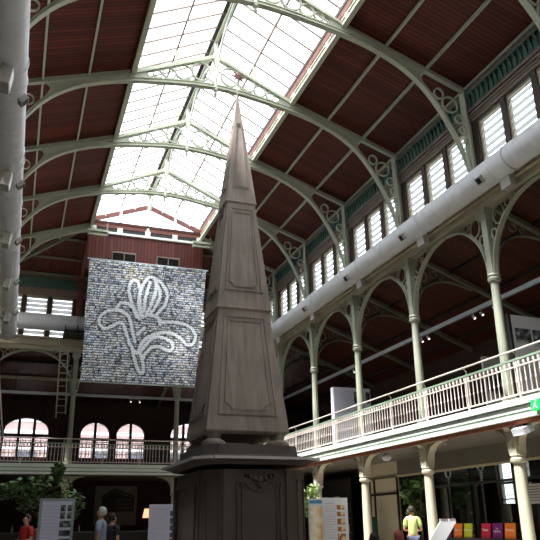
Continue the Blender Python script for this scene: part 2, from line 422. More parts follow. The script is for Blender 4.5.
# clerestory: posts, mullions, louvres, lintel mouldings, bracket cornice ---------------------------------------------------
def clerestory(wallname, axis, plane, inward, spans, hidden=False):
    """axis 1: the wall runs along Y at X=plane; axis 0: runs along X at Y=plane"""
    def P(s, d, z):      # s along, d toward the nave
        return (plane+inward*d, s, z) if axis == 1 else (s, plane+inward*d, z)
    def bx(g, s0, s1, d0, d1, z0, z1):
        a = P(s0, d0, z0); c = P(s1, d1, z1); g.box([min(a[i], c[i]) for i in range(3)], [max(a[i], c[i]) for i in range(3)])
    s0, s1 = spans[0][0], spans[-1][1]
    g = MB(); bx(g, s0, s1, -.15, .12, 12.02, 13.1); o = struct(g, wallname, 'taupe')
    r = thing('trim_%d' % trimno[0], None, None, P((s0+s1)/2, 0, 12), kind='structure'); trimno[0] += 1; o = r.location.copy()
    for z0, z1, d in ((12.0, 12.08, .13), (12.11, 12.17, .15), (12.2, 12.26, .17), (12.3, 12.38, .2)):
        g = MB(o); bx(g, s0, s1, .1, d, z0, z1); g.build('moulding', 'taupe', r)
    g = MB(o); bx(g, s0, s1, .1, .135, 12.38, 12.86); g.build('frieze_board', 'teal', r)
    g = MB(o); bx(g, s0, s1, .1, .25, 12.82, 12.86); g.build('cornice_cap', 'teal', r)
    for a, c in spans:
        w = c-a
        # bracket cornice of the bay
        t = thing('bracket_cornice', None, None, P((a+c)/2, .2, 12.6), kind='structure'); o = t.location.copy(); n = int(w/.205)
        for k in range(n):
            s = a+.1+(w-.2)*(k+.5)/n; g = MB(o)
            pts = [P(s-.03, .13, 12.82), P(s-.03, .25, 12.82), P(s-.03, .25, 12.74), P(s-.03, .2, 12.68), P(s-.03, .18, 12.52), P(s-.03, .13, 12.46)]
            e = Vector(P(s+.03, 0, 0))-Vector(P(s-.03, 0, 0)); g.prism(pts, e); g.build('bracket', 'teal', t)
        # posts between the louvres
        nn = 3 if w < 4.6 else 4; mw = .18; lw = (w-.56-(nn-1)*mw)/nn
        pos = [a+.28+k*(lw+mw) for k in range(nn)]
        t = thing('window_%d' % winno[0], None, None, P((a+c)/2, 0, 9.93), kind='structure'); winno[0] += 1; o = t.location.copy()
        for k in range(nn+1):
            e0 = a if k == 0 else pos[k-1]+lw; e1 = c if k == nn else pos[k]
            g = MB(o); bx(g, e0, e1, -.12, .1, 9.93, 12.02); g.build('mullion', 'mullion', t)
        for p in pos:
            g = MB(o)
            bx(g, p, p+.05, -.1, .04, 9.93, 12.02); bx(g, p+lw-.05, p+lw, -.1, .04, 9.93, 12.02); bx(g, p+.05, p+lw-.05, -.1, .04, 11.9, 12.02)
            fr = g.build('louvre_frame', 'louvre_frame', t)
            for j in range(9):
                z = 10.05+j*.225; g = MB(o)
                A = [P(p+.05, -.06, z+.2), P(p+lw-.05, -.06, z+.2), P(p+lw-.05, .03, z), P(p+.05, .03, z)]
                g.prism(A, (0, 0, .012)); q = g.build('louvre_blade', 'louvre_glass', fr)
trimno = [9]; winno = [8]
spR = [(YT[k], YT[k+1]) for k in range(8)]+[(29.94, 33.94)]
clerestory('wall_clerestory_right', 1, XR, -1, spR)
clerestory('wall_clerestory_left', 1, XL, 1, spR)
clerestory('wall_clerestory_back', 0, YB, -1, [(XL, SL), (SL, SR), (SR, XR)])
b = MB(); b.box((XR-.15, Y0, 9.93), (XR+.15, YT[0], 13)); b.box((XL-.15, Y0, 9.93), (XL+.15, YT[0], 13)); struct(b, 'wall_upper', 'brick')

# roof decks ---------------------------------------------------
DZ = .22
def deck(name, pts, m, th=.12):
    struct(MB().prism(pts, (0, 0, th)), name, m)
for s, nm in ((1, 'ceiling_right'), (-1, 'ceiling_left')):
    X = lambda u: XC+s*u
    deck(nm, [(X(6.85), Y0, roofz(6.85)+DZ), (X(2.6), Y0, roofz(2.6)+DZ), (X(2.6), 29.94, roofz(2.6)+DZ), (X(6.59), YB, roofz(6.59)+DZ), (X(6.85), YB+.26, roofz(6.85)+DZ)], 'roof_x')
deck('ceiling_end', [(SL, 29.94, roofz(2.6)+DZ), (SR, 29.94, roofz(2.6)+DZ), (XR, YB, roofz(6.59)+DZ), (XR+.26, YB+.26, roofz(6.85)+DZ), (XL-.26, YB+.26, roofz(6.85)+DZ), (XL, YB, roofz(6.59)+DZ)], 'roof_y')
# aisle roofs
za, zb = 9.66, 7.72
deck('ceiling_aisle_right', [(XR, Y0, za), (XR, YB, za), (XO+.3, YO+.3, zb-.1), (XO+.3, Y0, zb-.1)], 'aisle_x')
deck('ceiling_aisle_left', [(XL, Y0, za), (XL, YB, za), (XOL-.3, YO+.3, zb-.1), (XOL-.3, Y0, zb-.1)], 'aisle_x')
deck('ceiling_aisle_end', [(XL, YB, za), (XR, YB, za), (XO+.3, YO+.3, zb-.1), (XOL-.3, YO+.3, zb-.1)], 'aisle_y')

# purlins ---------------------------------------------------
def purlin(p, q, label, w=.06, h=.1, m='iron'):
    g = MB(p); g.bar(p, q, w, h); o = g.build('roof_purlin', m); tag(o, label, 'roof beam')
for s, sd in ((1, 'right'), (-1, 'left')):
    for u, wh, c in ((3.91, 'upper', 'highest on the slope'), (5.19, 'lower', 'halfway down the slope'), (6.44, 'wall', 'lowest, just above the wall brackets')):
        purlin((XC+s*u, Y0, roofz(u)+.15), (XC+s*u, YB-(6.59-u), roofz(u)+.15), 'long pale green roof beam under the %s boarded slope, %s' % (sd, c))
for yv, c in ((31.2, 'the upper one'), (32.57, 'the middle one'), (33.8, 'the lowest one')):
    u = 2.6+(yv-29.94); purlin((XC-u, yv, roofz(u)+.15), (XC+u, yv, roofz(u)+.15), 'level roof beam across the sloping end of the roof, %s' % c, m='iron_dark')
for s, sd in ((1, 'right'), (-1, 'left')):
    g = MB((XC+s*2.6, 29.94, roofz(2.6))); g.bar((XC+s*2.6, 29.94, roofz(2.6)+.1), (XC+s*6.5, YB-.1, roofz(6.5)+.1), .14, .2); struct(g, 'trim_%d' % (30+(s > 0)), 'iron_dark')
    g = MB((XC+s*2.6, 29.94, roofz(2.6))); g.bar((XC+s*2.6, 29.94, roofz(2.6)+.1), (XC+s*2.6, YB-.1, 13.05), .14, .2); g.box((XC+s*2.6-.12, YB-.3, 9.93), (XC+s*2.6+.12, YB-.12, 13.0)); struct(g, 'trim_%d' % (32+(s > 0)), 'gable_rail')

# main trusses ---------------------------------------------------
ARCU = [(0, 14.42), (.7, 14.38), (1.4, 14.29), (2.1, 14.18), (2.8, 14.04), (3.5, 13.84), (4.3, 13.48), (4.95, 12.98), (5.45, 12.33), (5.85, 11.6), (6.12, 10.95), (6.28, 10.4)]
arc = resamp([(u, 0, z) for u, z in ARCU], 3)
def zarc(u):
    for a, c in zip(arc, arc[1:]):
        if a.x <= u <= c.x: return a.z+(c.z-a.z)*(u-a.x)/(c.x-a.x)
    return arc[-1].z
def zch(u): return 15.56-u*(15.56-14.40)/2.6 if u < 2.6 else roofz(u)
def make_truss(end=False):
    Y = YT[8] if end else YT[3]
    r = thing('roof_truss', 'x', 'roof truss', (XC, Y, 10.4), group='arched iron roof trusses'); o = r.location.copy()
    L = [(XC-p.x, Y, p.z) for p in reversed(arc)]+[(XC+p.x, Y, p.z) for p in arc[1:]]
    for LL in ([q for q in L if q[0] < XC-2.4], [q for q in L if q[0] > XC+2.4]) if end else (L,):
        g = MB(o); g.sweep(LL, .17, .035, (0, 1, 0)); g.sweep([(x, y, z+(.07)) for x, y, z in LL], .03, .12, (0, 1, 0)); g.sweep([(x, y, z+.13) for x, y, z in LL], .11, .03, (0, 1, 0)); g.build('arch_rib', 'iron', r)
    for s in (-1, 1):
        X = lambda u: XC+s*u
        g = MB(o); a, c = (X(6.4), Y, roofz(6.4)+.02), (X(2.55), Y, roofz(2.55)+.02)
        g.bar(a, c, .14, .035); a2, c2 = (X(6.4), Y, roofz(6.4)+.1), (X(2.55), Y, roofz(2.55)+.1); g.bar(a2, c2, .04, .16); g.build('rafter', 'iron', r)
        if not end: g = MB(o); g.bar((X(2.62), Y, zch(2.6)+.02), (X(0), Y, 15.58), .16, .05); g.bar((X(2.62), Y, zch(2.6)+.1), (X(0), Y, 15.66), .04, .12); g.build('top_chord', 'iron', r)
        us = [3.3+.15*k for k in range(12)]
        g = MB(o); g.strip([(X(u), Y-.02, zarc(u)+.1) for u in us], [(X(u), Y-.02, zch(u)+.05) for u in us], (0, .04, 0)); m_ = (zarc(4.95)+.1+zch(4.95)+.05)/2
        for sgn, f0, f1 in ((-1, lambda u: zarc(u)+.1, lambda u: zarc(u)+.13), (1, lambda u: zch(u)+.05, lambda u: zch(u)+.02)):
            uu = [4.95, 5.02, 5.12, 5.26, 5.42]; kk = [1, .55, .25, .08, 0]
            g.strip([(X(u), Y-.02, f0(u)) for u in uu], [(X(u), Y-.02, f0(u)+(m_-f0(4.95))*q) for u, q in zip(uu, kk)], (0, .04, 0))
        g.build('web_plate', 'iron', r)
        us = [2.0+.1*k for k in range(8)]
        if not end: g = MB(o); g.strip([(X(u), Y-.02, zarc(u)+.1) for u in us[:5]]+[], [(X(u), Y-.02, min(zch(u), zarc(u)+.1+.12*i)) for i, u in enumerate(us[:5])], (0, .04, 0)); g.strip([(X(u), Y-.02, zarc(u)+.1) for u in us[4:]], [(X(u), Y-.02, zch(u)+.03) for u in us[4:]], (0, .04, 0)); g.build('gusset', 'iron', r)
        # wall post with outward curling foot
        g = MB(o); g.box((min(X(6.3), X(6.34)), Y-.12, 9.95), (max(X(6.3), X(6.34)), Y+.12, 13.0)); g.box((min(X(6.34), X(6.5)), Y-.03, 9.95), (max(X(6.34), X(6.5)), Y+.03, 13.1)); g.build('wall_post', 'iron', r)
        for (u, z, ru, rz, h) in ((5.52, 12.82, .15, .17, .035), (5.86, 12.52, .25, .25, .04), (6.12, 12.09, .13, .14, .03), (6.2, 11.74, .09, .13, .025), (6.26, 11.4, .05, .1, .02)):
            g = MB(o); g.ring((X(u), Y, z), ru, rz, .06, h); g.build('scroll_ring', 'iron', r)
        if end: continue
        for (u, z, ru, rz, h) in ((.48, 14.95, .3, .34, .035), (1.05, 14.8, .28, .27, .03), (1.5, 14.64, .2, .2, .03), (1.86, 14.53, .14, .14, .025)):
            g = MB(o); g.ring((X(u), Y, z), ru, rz, .07, h+.018); g.build('scroll_ring', 'iron', r)
        g = MB(o)     # leaf curls between the rings
        for (u, z, q) in ((.8, 15.08, 1), (.8, 14.62, -1), (1.3, 14.93, 1), (1.32, 14.5, -1)):
            g = MB(o); pts = [(X(u+.13*math.cos(t)*(1-t/9)), Y, z+q*.09*math.sin(t)*(1-t/9)) for t in [k*.5 for k in range(9)]]
            g.tube(pts, .018, 5); g.build('leaf_scroll', 'iron', r)
        g = MB(o); g.box((X(1.3)-.035, Y-.035, zch(1.3)), (X(1.3)+.035, Y+.035, zch(1.3)+.62)); g.build('strut', 'iron', r)
    if end: return r
    g = MB(o); g.lathe([(.02, 14.12), (.06, 14.2), (.03, 14.28), (.09, 14.34), (.07, 14.5), (.06, 14.7), (.09, 14.85), (.05, 15.0), (.06, 15.3), (.1, 15.42), (.1, 15.7), (.06, 15.8), (.06, 16.15)], (XC, Y, 0), 10); g.build('king_post', 'iron', r, True)
    return r
tr = make_truss()
LB = {YT[2]: 'arched iron truss nearest the camera, only its foot showing in the top right corner',
      YT[3]: 'arched iron roof truss at the top edge, nearest one whose crown shows',
      YT[4]: 'arched iron roof truss crossing at the height of the obelisk star',
      YT[5]: 'arched iron roof truss next beyond the one at the obelisk star',
      YT[6]: 'second arched iron roof truss beyond the one at the obelisk star',
      YT[7]: 'arched iron roof truss last before the red gable wall',
      YT[8]: 'farthest arched iron roof truss, standing at the red gable wall'}
tr['label'] = LB[YT[3]]
for k in (2, 4, 5, 6, 7): dup(tr, (XC, YT[k], 10.4), label=LB[YT[k]])
make_truss(True)['label'] = LB[YT[8]]

# skylight ---------------------------------------------------
GE, GR = 15.0, 16.38      # glass at eaves / ridge
def zgl(u): return GR-(GR-GE)*u/2.6
sk = thing('window_skylight', 'long milky glazed roof lantern over the nave', 'skylight', (XC, 12, GE), kind='structure'); o = sk.location.copy()
for s in (-1, 1):
    X = lambda u: XC+s*u
    g = MB(o); g.prism([(X(0.1), Y0, zgl(.1)), (X(2.75), Y0, zgl(2.75)), (X(2.75), 29.94, zgl(2.75)), (X(.1), 29.94, zgl(.1))], (0, 0, .012)); g.build('glass', 'skyglass', sk)
    g = MB(o); y = Y0
    while y < 29.9: g.bar((X(.1), y, zgl(.1)-.03), (X(2.75), y, zgl(2.75)-.03), .036, .05); y += .6667
    g.build('glazing_bars', 'taupe', sk)
    g = MB(o); g.bar((X(1.3), Y0, zgl(1.3)-.09), (X(1.3), 29.94, zgl(1.3)-.09), .05, .09); g.build('purlin', 'taupe', sk)
    def eb(nm, m, u0, u1, z0, z1, y0=Y0, y1=29.94):
        g = MB(o); g.box((min(X(u0), X(u1)), y0, z0), (max(X(u0), X(u1)), y1, z1)); return g.build(nm, m, sk)
    eb('eaves_beam', 'iron', 2.53, 2.68, 14.34, 14.43); eb('gap_shade_board', 'dark', 2.62, 2.7, 14.43, 14.58); eb('middle_beam', 'iron', 2.56, 2.7, 14.58, 14.66)  # dark strip between the beams stands in for shade in the open gap
    eb('red_eaves_board', 'gable_rail', 2.54, 2.7, 14.66, 14.76); eb('pale_strip', 'iron', 2.55, 2.7, 14.76, 14.79); eb('red_eaves_board', 'gable_rail', 2.54, 2.7, 14.79, 14.88); eb('dark_upper_board', 'dark', 2.52, 2.7, 14.88, 15.0)
    for k in range(26):
        y = Y0+1+k*1.333
        if y > 29.8: break
        eb('eaves_bracket', 'white_green', 2.52, 2.62, 14.44, 14.58, y-.05, y+.05)
g = MB(o); g.box((XC-.17, Y0, GR-.1), (XC+.0, 29.94, GR+.03)); g.box((XC+.0, Y0, GR-.1), (XC+.17, 29.94, GR+.03)); g.build('ridge_board', 'dark', sk)
g = MB(o); g.box((XC-.05, Y0, GR-.22), (XC+.05, 29.94, GR-.1)); g.build('ridge_beam', 'iron', sk)
# arched braces along the ridge from king post to king post
for k in range(2, 8):
    a, c = YT[k], YT[k+1]; m = 2.0
    pts = [(XC+.02, a+.06+m*(1-math.cos(t)), 14.75+1.36*math.sin(t)) for t in [PI/2*j/10 for j in range(11)]]
    pts += [(XC+.02, c-.06-m*(1-math.cos(t)), 14.75+1.36*math.sin(t)) for t in [PI/2*j/10 for j in range(9, -1, -1)]]
    g = MB((XC, a, 14.75)); g.sweep(pts, .07, .05, (1, 0, 0)); ob = g.build('ridge_brace', 'white_green')
    tag(ob, ['curved iron brace along the skylight ridge from the nearest truss to the top edge one', 'curved iron brace along the ridge in the bay above the obelisk star', 'curved iron brace along the ridge in the bay just beyond the obelisk star', 'curved iron brace along the ridge two bays beyond the obelisk star', 'curved iron brace along the ridge in the bay before the last', 'farthest curved iron brace along the ridge, ending at the red gable'][k-2], 'brace', 'curved braces under the skylight ridge')

# end gable ---------------------------------------------------
YG = 30.02
b = MB(); b.box((SL-.1, YG, 12.3), (SR+.1, YG+.12, 14.32)); struct(b, 'wall_gable', 'gable_wood')
gb = thing('gable_screen', 'red brown timber gable with glazed triangle above the boarded wall', 'gable', (XC, YG, 14.3), kind='structure'); o = gb.location.copy()
g = MB(o); g.box((SL-.1, YG-.12, 14.06), (SR+.1, YG, 14.16)); g.build('white_cornice', 'white_green', gb)
g = MB(o); g.box((SL-.1, YG-.02, 14.18), (SR+.1, YG+.02, 14.36)); g.build('dark_slot', 'black', gb)
for x in (SL+.1, 3.46, XC, 6.06, SR-.1):
    g = MB(o); g.box((x-.12, YG-.1, 14.14), (x+.12, YG-.03, 14.4)); g.lathe([(.05, 0), (.05, .03)], (x, YG-.1, 14.27), 10); g.build('bracket', 'white_green', gb)
g = MB(o); g.box((SL-.1, YG-.05, 14.38), (SR+.1, YG+.08, 14.62)); g.build('tie_board', 'gable_rail', gb)
for s in (-1, 1):
    g = MB(o); g.bar((XC+s*2.6, YG, 14.72), (XC, YG, 15.72), .1, .2); g.build('gable_rafter', 'gable_rail', gb)
    g = MB(o); g.bar((XC+s*2.6, YG, 14.84), (XC, YG, 16.3), .06, .06); g.build('upper_gable_rail', 'white_green', gb)
    for u in (1.3, 2.0, .65):
        g = MB(o); z0 = 14.6 if u == 1.3 else 15.72-u*.385; g.box((XC+s*u-(.06 if u == 1.3 else .02), YG-.08, z0), (XC+s*u+(.06 if u == 1.3 else .02), YG-.02, zgl(u)-.05)); g.build('gable_post', 'white_green', gb)
g = MB(o); g.box((XC-.06, YG-.08, 14.4), (XC+.06, YG-.02, 16.2)); g.build('gable_post', 'white_green', gb)
g = MB(o); g.prism([(XC-2.6, YG+.04, 14.6), (XC+2.6, YG+.04, 14.6), (XC+2.6, YG+.04, GE), (XC, YG+.04, GR), (XC-2.6, YG+.04, GE)], (0, .012, 0)); g.build('pane', 'skyglass', gb)
for x0, nm in ((3.2, 'dark ventilation grille in the gable wall, left of the two'), (5.26, 'dark ventilation grille in the gable wall, right of the two')):
    t = thing('ventilation_grille', nm, 'vent', (x0+.53, YG, 12.75), group='grilles above the banner'); o = t.location.copy()
    g = MB(o); g.sweep([(x0, YG-.03, 12.72), (x0+1.06, YG-.03, 12.72), (x0+1.06, YG-.03, 13.2), (x0, YG-.03, 13.2)], .06, .05, (0, 1, 0), closed=True); g.build('frame', 'taupe', t)
    g = MB(o)
    for j in range(8): g.cbox((x0+.53, YG-.03, 12.76+j*.057), (1.04, .04, .02), Matrix.Rotation(.6, 3, 'X'))
    g.build('slats', 'dark', t)
    g = MB(o); g.box((x0, YG-.012, 12.7), (x0+1.06, YG-.002, 13.2)); g.build('backing', 'black', t)
    g = MB(o); g.box((x0+.51, YG-.06, 12.72), (x0+.55, YG-.02, 13.2)); g.build('centre_bar', 'taupe', t)

# ---------------------------------------------------------------- columns
def make_lower():
    x, y = XR, YT[3]
    r = thing('iron_column', 'x', 'column', (x, y, 0), group='ground floor columns under the gallery'); o = r.location.copy()
    g = MB(o); g.lathe([(.24, 0), (.24, .12), (.19, .18), (.21, .3), (.15, .4)], (x, y, 0), 16); g.build('base', 'beige', r, True)
    g = MB(o); g.lathe([(.15, .4), (.145, 1.5), (.13, 2.66)], (x, y, 0), 18); g.build('shaft', 'beige', r, True)
    g = MB(o); g.lathe([(.13, 2.62), (.19, 2.66), (.2, 2.72), (.16, 2.76), (.19, 2.8), (.17, 2.84)], (x, y, 0), 16); g.build('collar', 'beige', r, True)
    g = MB(o); g.frustum((x, y), (.14, .14), (.19, .19), 2.82, 3.5); g.ring((x-.2, y, 3.2), .1, .1, .02, .02, 'YZ'); g.build('capital', 'beige', r)
    c0 = [(.14, 2.84), (.17, 3.05), (.26, 3.24), (.42, 3.38), (.62, 3.46), (.82, 3.5)]
    for dx, dy in ((0, 1), (0, -1), (1, 0), (-1, 0)):
        k = 1. if dy else .42 if dx < 0 else .8
        pts = resamp([(x+dx*u*k, y+dy*u*k, z) for u, z in c0], 3)
        g = MB(o); side = (1, 0, 0) if dy else (0, 1, 0)
        g.sweep(pts, .2, .035, side)
        top = [(p.x, p.y, 3.5) for p in pts]; d = Vector(side)*.06; g.strip([tuple(Vector(p)-d/2) for p in pts], [tuple(Vector(p)-d/2) for p in top], tuple(d)); g.build('bracket', 'beige', r)
        if dy:
            g = MB(o); g.ring((x, y+dy*.3, 3.4), .055, .055, .08, .02, 'YZ', 12); g.build('ring', 'beige', r)
    g = MB(o); g.box((x-.2, y-.84, 3.5), (x+.2, y+.84, 3.6)); g.build('abacus', 'beige', r)
    return r
def make_upper():
    x, y = XR, YT[3]
    r = thing('iron_column', 'x', 'column', (x, y, ZG), group='gallery columns carrying the arcade'); o = r.location.copy()
    g = MB(o); g.lathe([(.2, 3.98), (.2, 4.12), (.15, 4.2), (.13, 4.3)], (x, y, 0), 16); g.build('base', 'iron', r, True)
    g = MB(o); g.lathe([(.13, 4.3), (.125, 5.5), (.11, 7.22)], (x, y, 0), 18); g.build('shaft', 'iron', r, True)
    g = MB(o); g.lathe([(.11, 7.2), (.16, 7.23), (.18, 7.3), (.15, 7.34), (.18, 7.38), (.14, 7.44)], (x, y, 0), 16); g.build('collar', 'iron', r, True)
    g = MB(o); g.frustum((x, y), (.095, .095), (.11, .11), 7.42, 8.95); g.build('upper_shaft', 'iron', r)
    g = MB(o); g.frustum((x, y), (.11, .11), (.18, .18), 8.95, 9.08); g.box((x-.19, y-.19, 9.08), (x+.19, y+.19, 9.3)); g.build('capital', 'iron', r)
    return r
lo, up = make_lower(), make_upper()
AC = [(.13, 7.4), (.155, 7.7), (.22, 8.0), (.36, 8.34), (.60, 8.66), (.95, 8.95), (1.4, 9.17), (2.0, 9.27)]
def make_arcade():
    x, y = XR, (YT[3]+YT[4])/2
    r = thing('arcade_arch', 'x', 'arch', (x, y, 7.4), group='iron arcade arches of the gallery'); o = r.location.copy()
    for s in (-1, 1):
        Y = lambda u: y+s*(2.0-u)
        pts = resamp([(x, Y(u), z) for u, z in AC], 4)
        g = MB(o); g.sweep(pts, .16, .03, (1, 0, 0)); g.sweep([(p[0], p[1], p[2]+.04) for p in pts], .03, .06, (1, 0, 0)); g.build('arch_rib', 'iron', r)
        us = [0]+[k for k in (.14, .16, .2, .24)]
        g = MB(o); zz = [7.45, 7.7, 7.9, 8.05, 8.1]
        g.strip([(x-.02, Y(.1), z) for z in (7.42, 7.7, 8.0)], [(x-.02, Y(u), z) for u, z in ((.13, 7.42), (.155, 7.7), (.22, 8.0))], (.04, 0, 0)); g.build('web_plate', 'iron', r)
        for u, z, a, c, h in ((.52, 8.96, .22, .26, .035), (.27, 8.5, .1, .15, .03), (.92, 9.13, .11, .11, .025), (1.16, 9.19, .06, .06, .02), (.24, 8.22, .05, .09, .02)):
            g = MB(o); g.ring((x, Y(u), z), a, c, .05, h, 'YZ', 18); g.build('scroll_ring', 'iron', r)
    return r
aa = make_arcade()
def make_aisle():
    x, y = XR, YT[3]
    r = thing('aisle_truss', 'x', 'roof truss', (x, y, 7.4), group='braced beams under the aisle roof'); o = r.location.copy()
    g = MB(o); g.bar((x+.1, y, 9.5), (XO, y, 7.62), .14, .14); g.build('rafter', 'iron_dark', r)
    pts = resamp([(x+.13, y, 7.45), (x+.17, y, 7.8), (x+.32, y, 8.2), (x+.62, y, 8.5), (x+1.1, y, 8.68), (x+1.7, y, 8.66), (x+2.3, y, 8.5)], 4)
    g = MB(o); g.sweep(pts, .12, .035, (0, 1, 0)); g.build('brace', 'iron_dark', r)
    for u, z, a in ((.42, 8.8, .18), (.85, 8.9, .12), (.27, 8.45, .09), (1.15, 8.83, .07)):
        g = MB(o); g.ring((x+u, y, z), a, a, .05, .03, 'XZ', 16); g.build('scroll_ring', 'iron_dark', r)
    return r
at_ = make_aisle()
nthR = {3: 'nearest gallery column on the right, in front of the photo board', 4: 'second nearest gallery column on the right', 5: 'third gallery column on the right, before the large white text board', 6: 'fourth gallery column on the right, partly by the obelisk', 7: 'fifth gallery column on the right, hidden behind the obelisk', 2: 'gallery column on the right just out of frame', 8: 'last but one gallery column on the right, behind the obelisk', 9: 'gallery corner column at the far right'}
YC = YT+[YB]
lo['label'] = 'nearest ground floor column on the right, floodlight at its top'; up['label'] = 'pale green '+nthR[3]
aa['label'] = 'iron arcade arch between the two nearest right gallery columns'
at_['label'] = 'scrolled aisle roof beam springing from the nearest right gallery column'
lowR = {4: 'second ground floor column on the right, beside the man in green', 5: 'third ground floor column on the right, in front of the cream partition', 6: 'fourth ground floor column on the right, just beside the obelisk pedestal', 2: 'ground floor column on the right just out of frame'}
for k in (2, 4, 5, 6, 7, 8, 9):
    dup(lo, (XR, YC[k], 0), label='pale beige iron '+lowR.get(k, 'ground floor column on the right, %s from the far corner and behind the obelisk' % {7: 'two bays', 8: 'one bay', 9: 'no bay'}[k] if k > 6 else ''))
    dup(up, (XR, YC[k], ZG), label='pale green '+nthR[k])
    if k < 9: dup(at_, (XR, YC[k], 7.4), label='scrolled aisle roof beam behind the %sright column' % {2: 'out of frame ', 4: 'second ', 5: 'third ', 6: 'fourth ', 7: 'fifth, hidden ', 8: 'sixth, hidden '}[k])
for k in (2, 4, 5, 6, 7, 8):
    dup(aa, (XR, (YC[k]+YC[k+1])/2, 7.4), label={2: 'iron arcade arch rising out of the right edge of the frame', 4: 'iron arcade arch between the second and third right gallery columns', 5: 'iron arcade arch between the third and fourth right gallery columns', 6: 'iron arcade arch beyond the fourth right gallery column', 7: 'iron arcade arch on the right hidden by the obelisk', 8: 'last iron arcade arch on the right, at the far corner'}[k])
for k in (5, 6, 7, 8, 9):
    dup(lo, (XL, YC[k], 0), PI, label='ground floor column on the left side, %s from the far end' % ['corner one', 'first bay', 'second bay', 'third bay', 'fourth bay'][9-k])
    dup(up, (XL, YC[k], ZG), PI, label='gallery column on the left side, %s from the far end' % ['corner one', 'first bay', 'second bay', 'third bay', 'fourth bay'][9-k])
for k in (7, 8):
    dup(aa, (XL, (YC[k]+YC[k+1])/2, 7.4), PI, label='iron arcade arch on the left side, %s' % ['last but one bay', 'last bay'][k-7])
for x, t in ((2.26, 'left of the far banner, beside the ladder'), (7.3, 'just left of the obelisk under the banner')):
    dup(lo, (x, YB, 0), PI/2, label='ground floor column at the far end, '+t)
    dup(up, (x, YB, ZG), PI/2, label='dim gallery column at the far end, '+t)
    dup(at_, (x, YB, 7.4), PI/2, label='aisle roof beam at the far end, '+t)
for (a, c, t) in ((XL, 2.26, 'at the left, under the end duct'), (2.26, 7.3, 'behind the photo banner'), (7.3, XR, 'behind the obelisk')):
    dup(aa, ((a+c)/2, YB, 7.4), PI/2, label='far end iron arcade arch '+t, scale=(1, (c-a)/4, 1))
# aisle purlins
for s, nm in ((1, 'right'), (-1, 'left')):
    for j, d in enumerate((1.5, 2.9, 4.3)):
        x = (XR if s > 0 else XL)+s*d; z = za-(za-zb)*(d/AW)-.04
        purlin((x, Y0, z), (x, YB+d, z), 'dark roof beam under the %s aisle ceiling, %s' % (nm, ['nearest the columns', 'middle one', 'nearest the outer wall'][j]), .1, .1, 'dark')
for j, d in enumerate((1.5, 2.9, 4.3)):
    z = za-(za-zb)*(d/AW)-.04
    purlin((XL-d, YB+d, z), (XR+d, YB+d, z), 'roof beam under the far end aisle ceiling, %s' % ['nearest the columns', 'middle one', 'nearest the arched windows'][j], .12, .14, 'beige' if j == 1 else 'dark')

# ---------------------------------------------------------------- railings
def make_rail(L, sp):
    """a bay of railing along +Y from the origin, facing -X"""
    r = thing('gallery_railing', 'x', 'railing', (0, 0, ZG+.02)); o = r.location.copy()
    H = 5.1
    g = MB(o); g.tube([(-.07, 0, H), (-.07, L, H)], .024, 8); g.build('handrail', 'rail', r, True)
    g = MB(o); g.box((-.03, 0, 4.87), (.03, L, 4.92)); g.build('top_rail', 'green_rail', r)
    g = MB(o); g.box((-.018, 0, 4.72), (.018, L, 4.75)); g.build('middle_rail', 'rail', r)
    g = MB(o); g.box((-.02, 0, 4.07), (.02, L, 4.105)); g.build('bottom_rail', 'rail', r)
    for k in range(2):
        y = L*(k*2+1)/4
        g = MB(o); g.tube([(0, y, 4.9), (.02, y, 5.0), (-.07, y, 5.09)], .014, 6); g.build('handrail_bracket', 'rail', r)
        g = MB(o); g.box((-.022, y-.022, 4.0), (.022, y+.022, 4.92)); g.build('post', 'rail', r)
    n = int(L/sp)
    bal = MB(); bal.lathe([(.015, 4.08), (.015, 4.36), (.03, 4.4), (.015, 4.44), (.015, 4.74), (.034, 4.78), (.04, 4.82), (.012, 4.88)], (0, 0, -o.z), 6)
    first = None
    for k in range(n):
        y = L*(k+.5)/n
        if first is None:
            first = bal.build('baluster', 'rail', r, True); first.location = (0, y, 0)
        else:
            c = first.copy(); COL.objects.link(c); c.location = (0, y, 0)
    return r
rl = make_rail(4.0, .165)
rl.location = (GX, YT[3], ZG+.02); rl['label'] = 'white gallery railing on the right, between the two nearest columns'
for k, t in ((2, 'right, running out of the right edge of the frame'), (4, 'right, between the second and third columns'), (5, 'right, between the third and fourth columns'), (6, 'right, just beside the obelisk base'), (7, 'right, hidden by the obelisk')):
    dup(rl, (GX, YC[k], ZG+.02), label='white gallery railing on the '+t)
dup(rl, (GX, YC[8], ZG+.02), label='white gallery railing on the right in the far corner', scale=(1, (GY-YC[8])/4, 1))
for k, t in ((3, 'fifth bay from the end'), (4, 'fourth bay from the end'), (5, 'third bay from the end'), (6, 'second bay from the end'), (7, 'last but one bay'), (8, 'last bay')):
    L = 4 if k < 8 else GY-YC[8]
    dup(rl, (GXL, YC[k]+L, ZG+.02), PI, label='gallery railing on the far left edge, '+t, scale=(1, L/4, 1))
for a, c, t in ((GXL, 2.9, 'in front of the left arched window'), (2.9, 6.3, 'in front of the two middle arched windows'), (6.3, GX, 'behind the obelisk')):
    dup(rl, (c, GY, ZG+.02), PI/2, label='dim gallery railing at the far end '+t, scale=(1, (c-a)/4, 1))

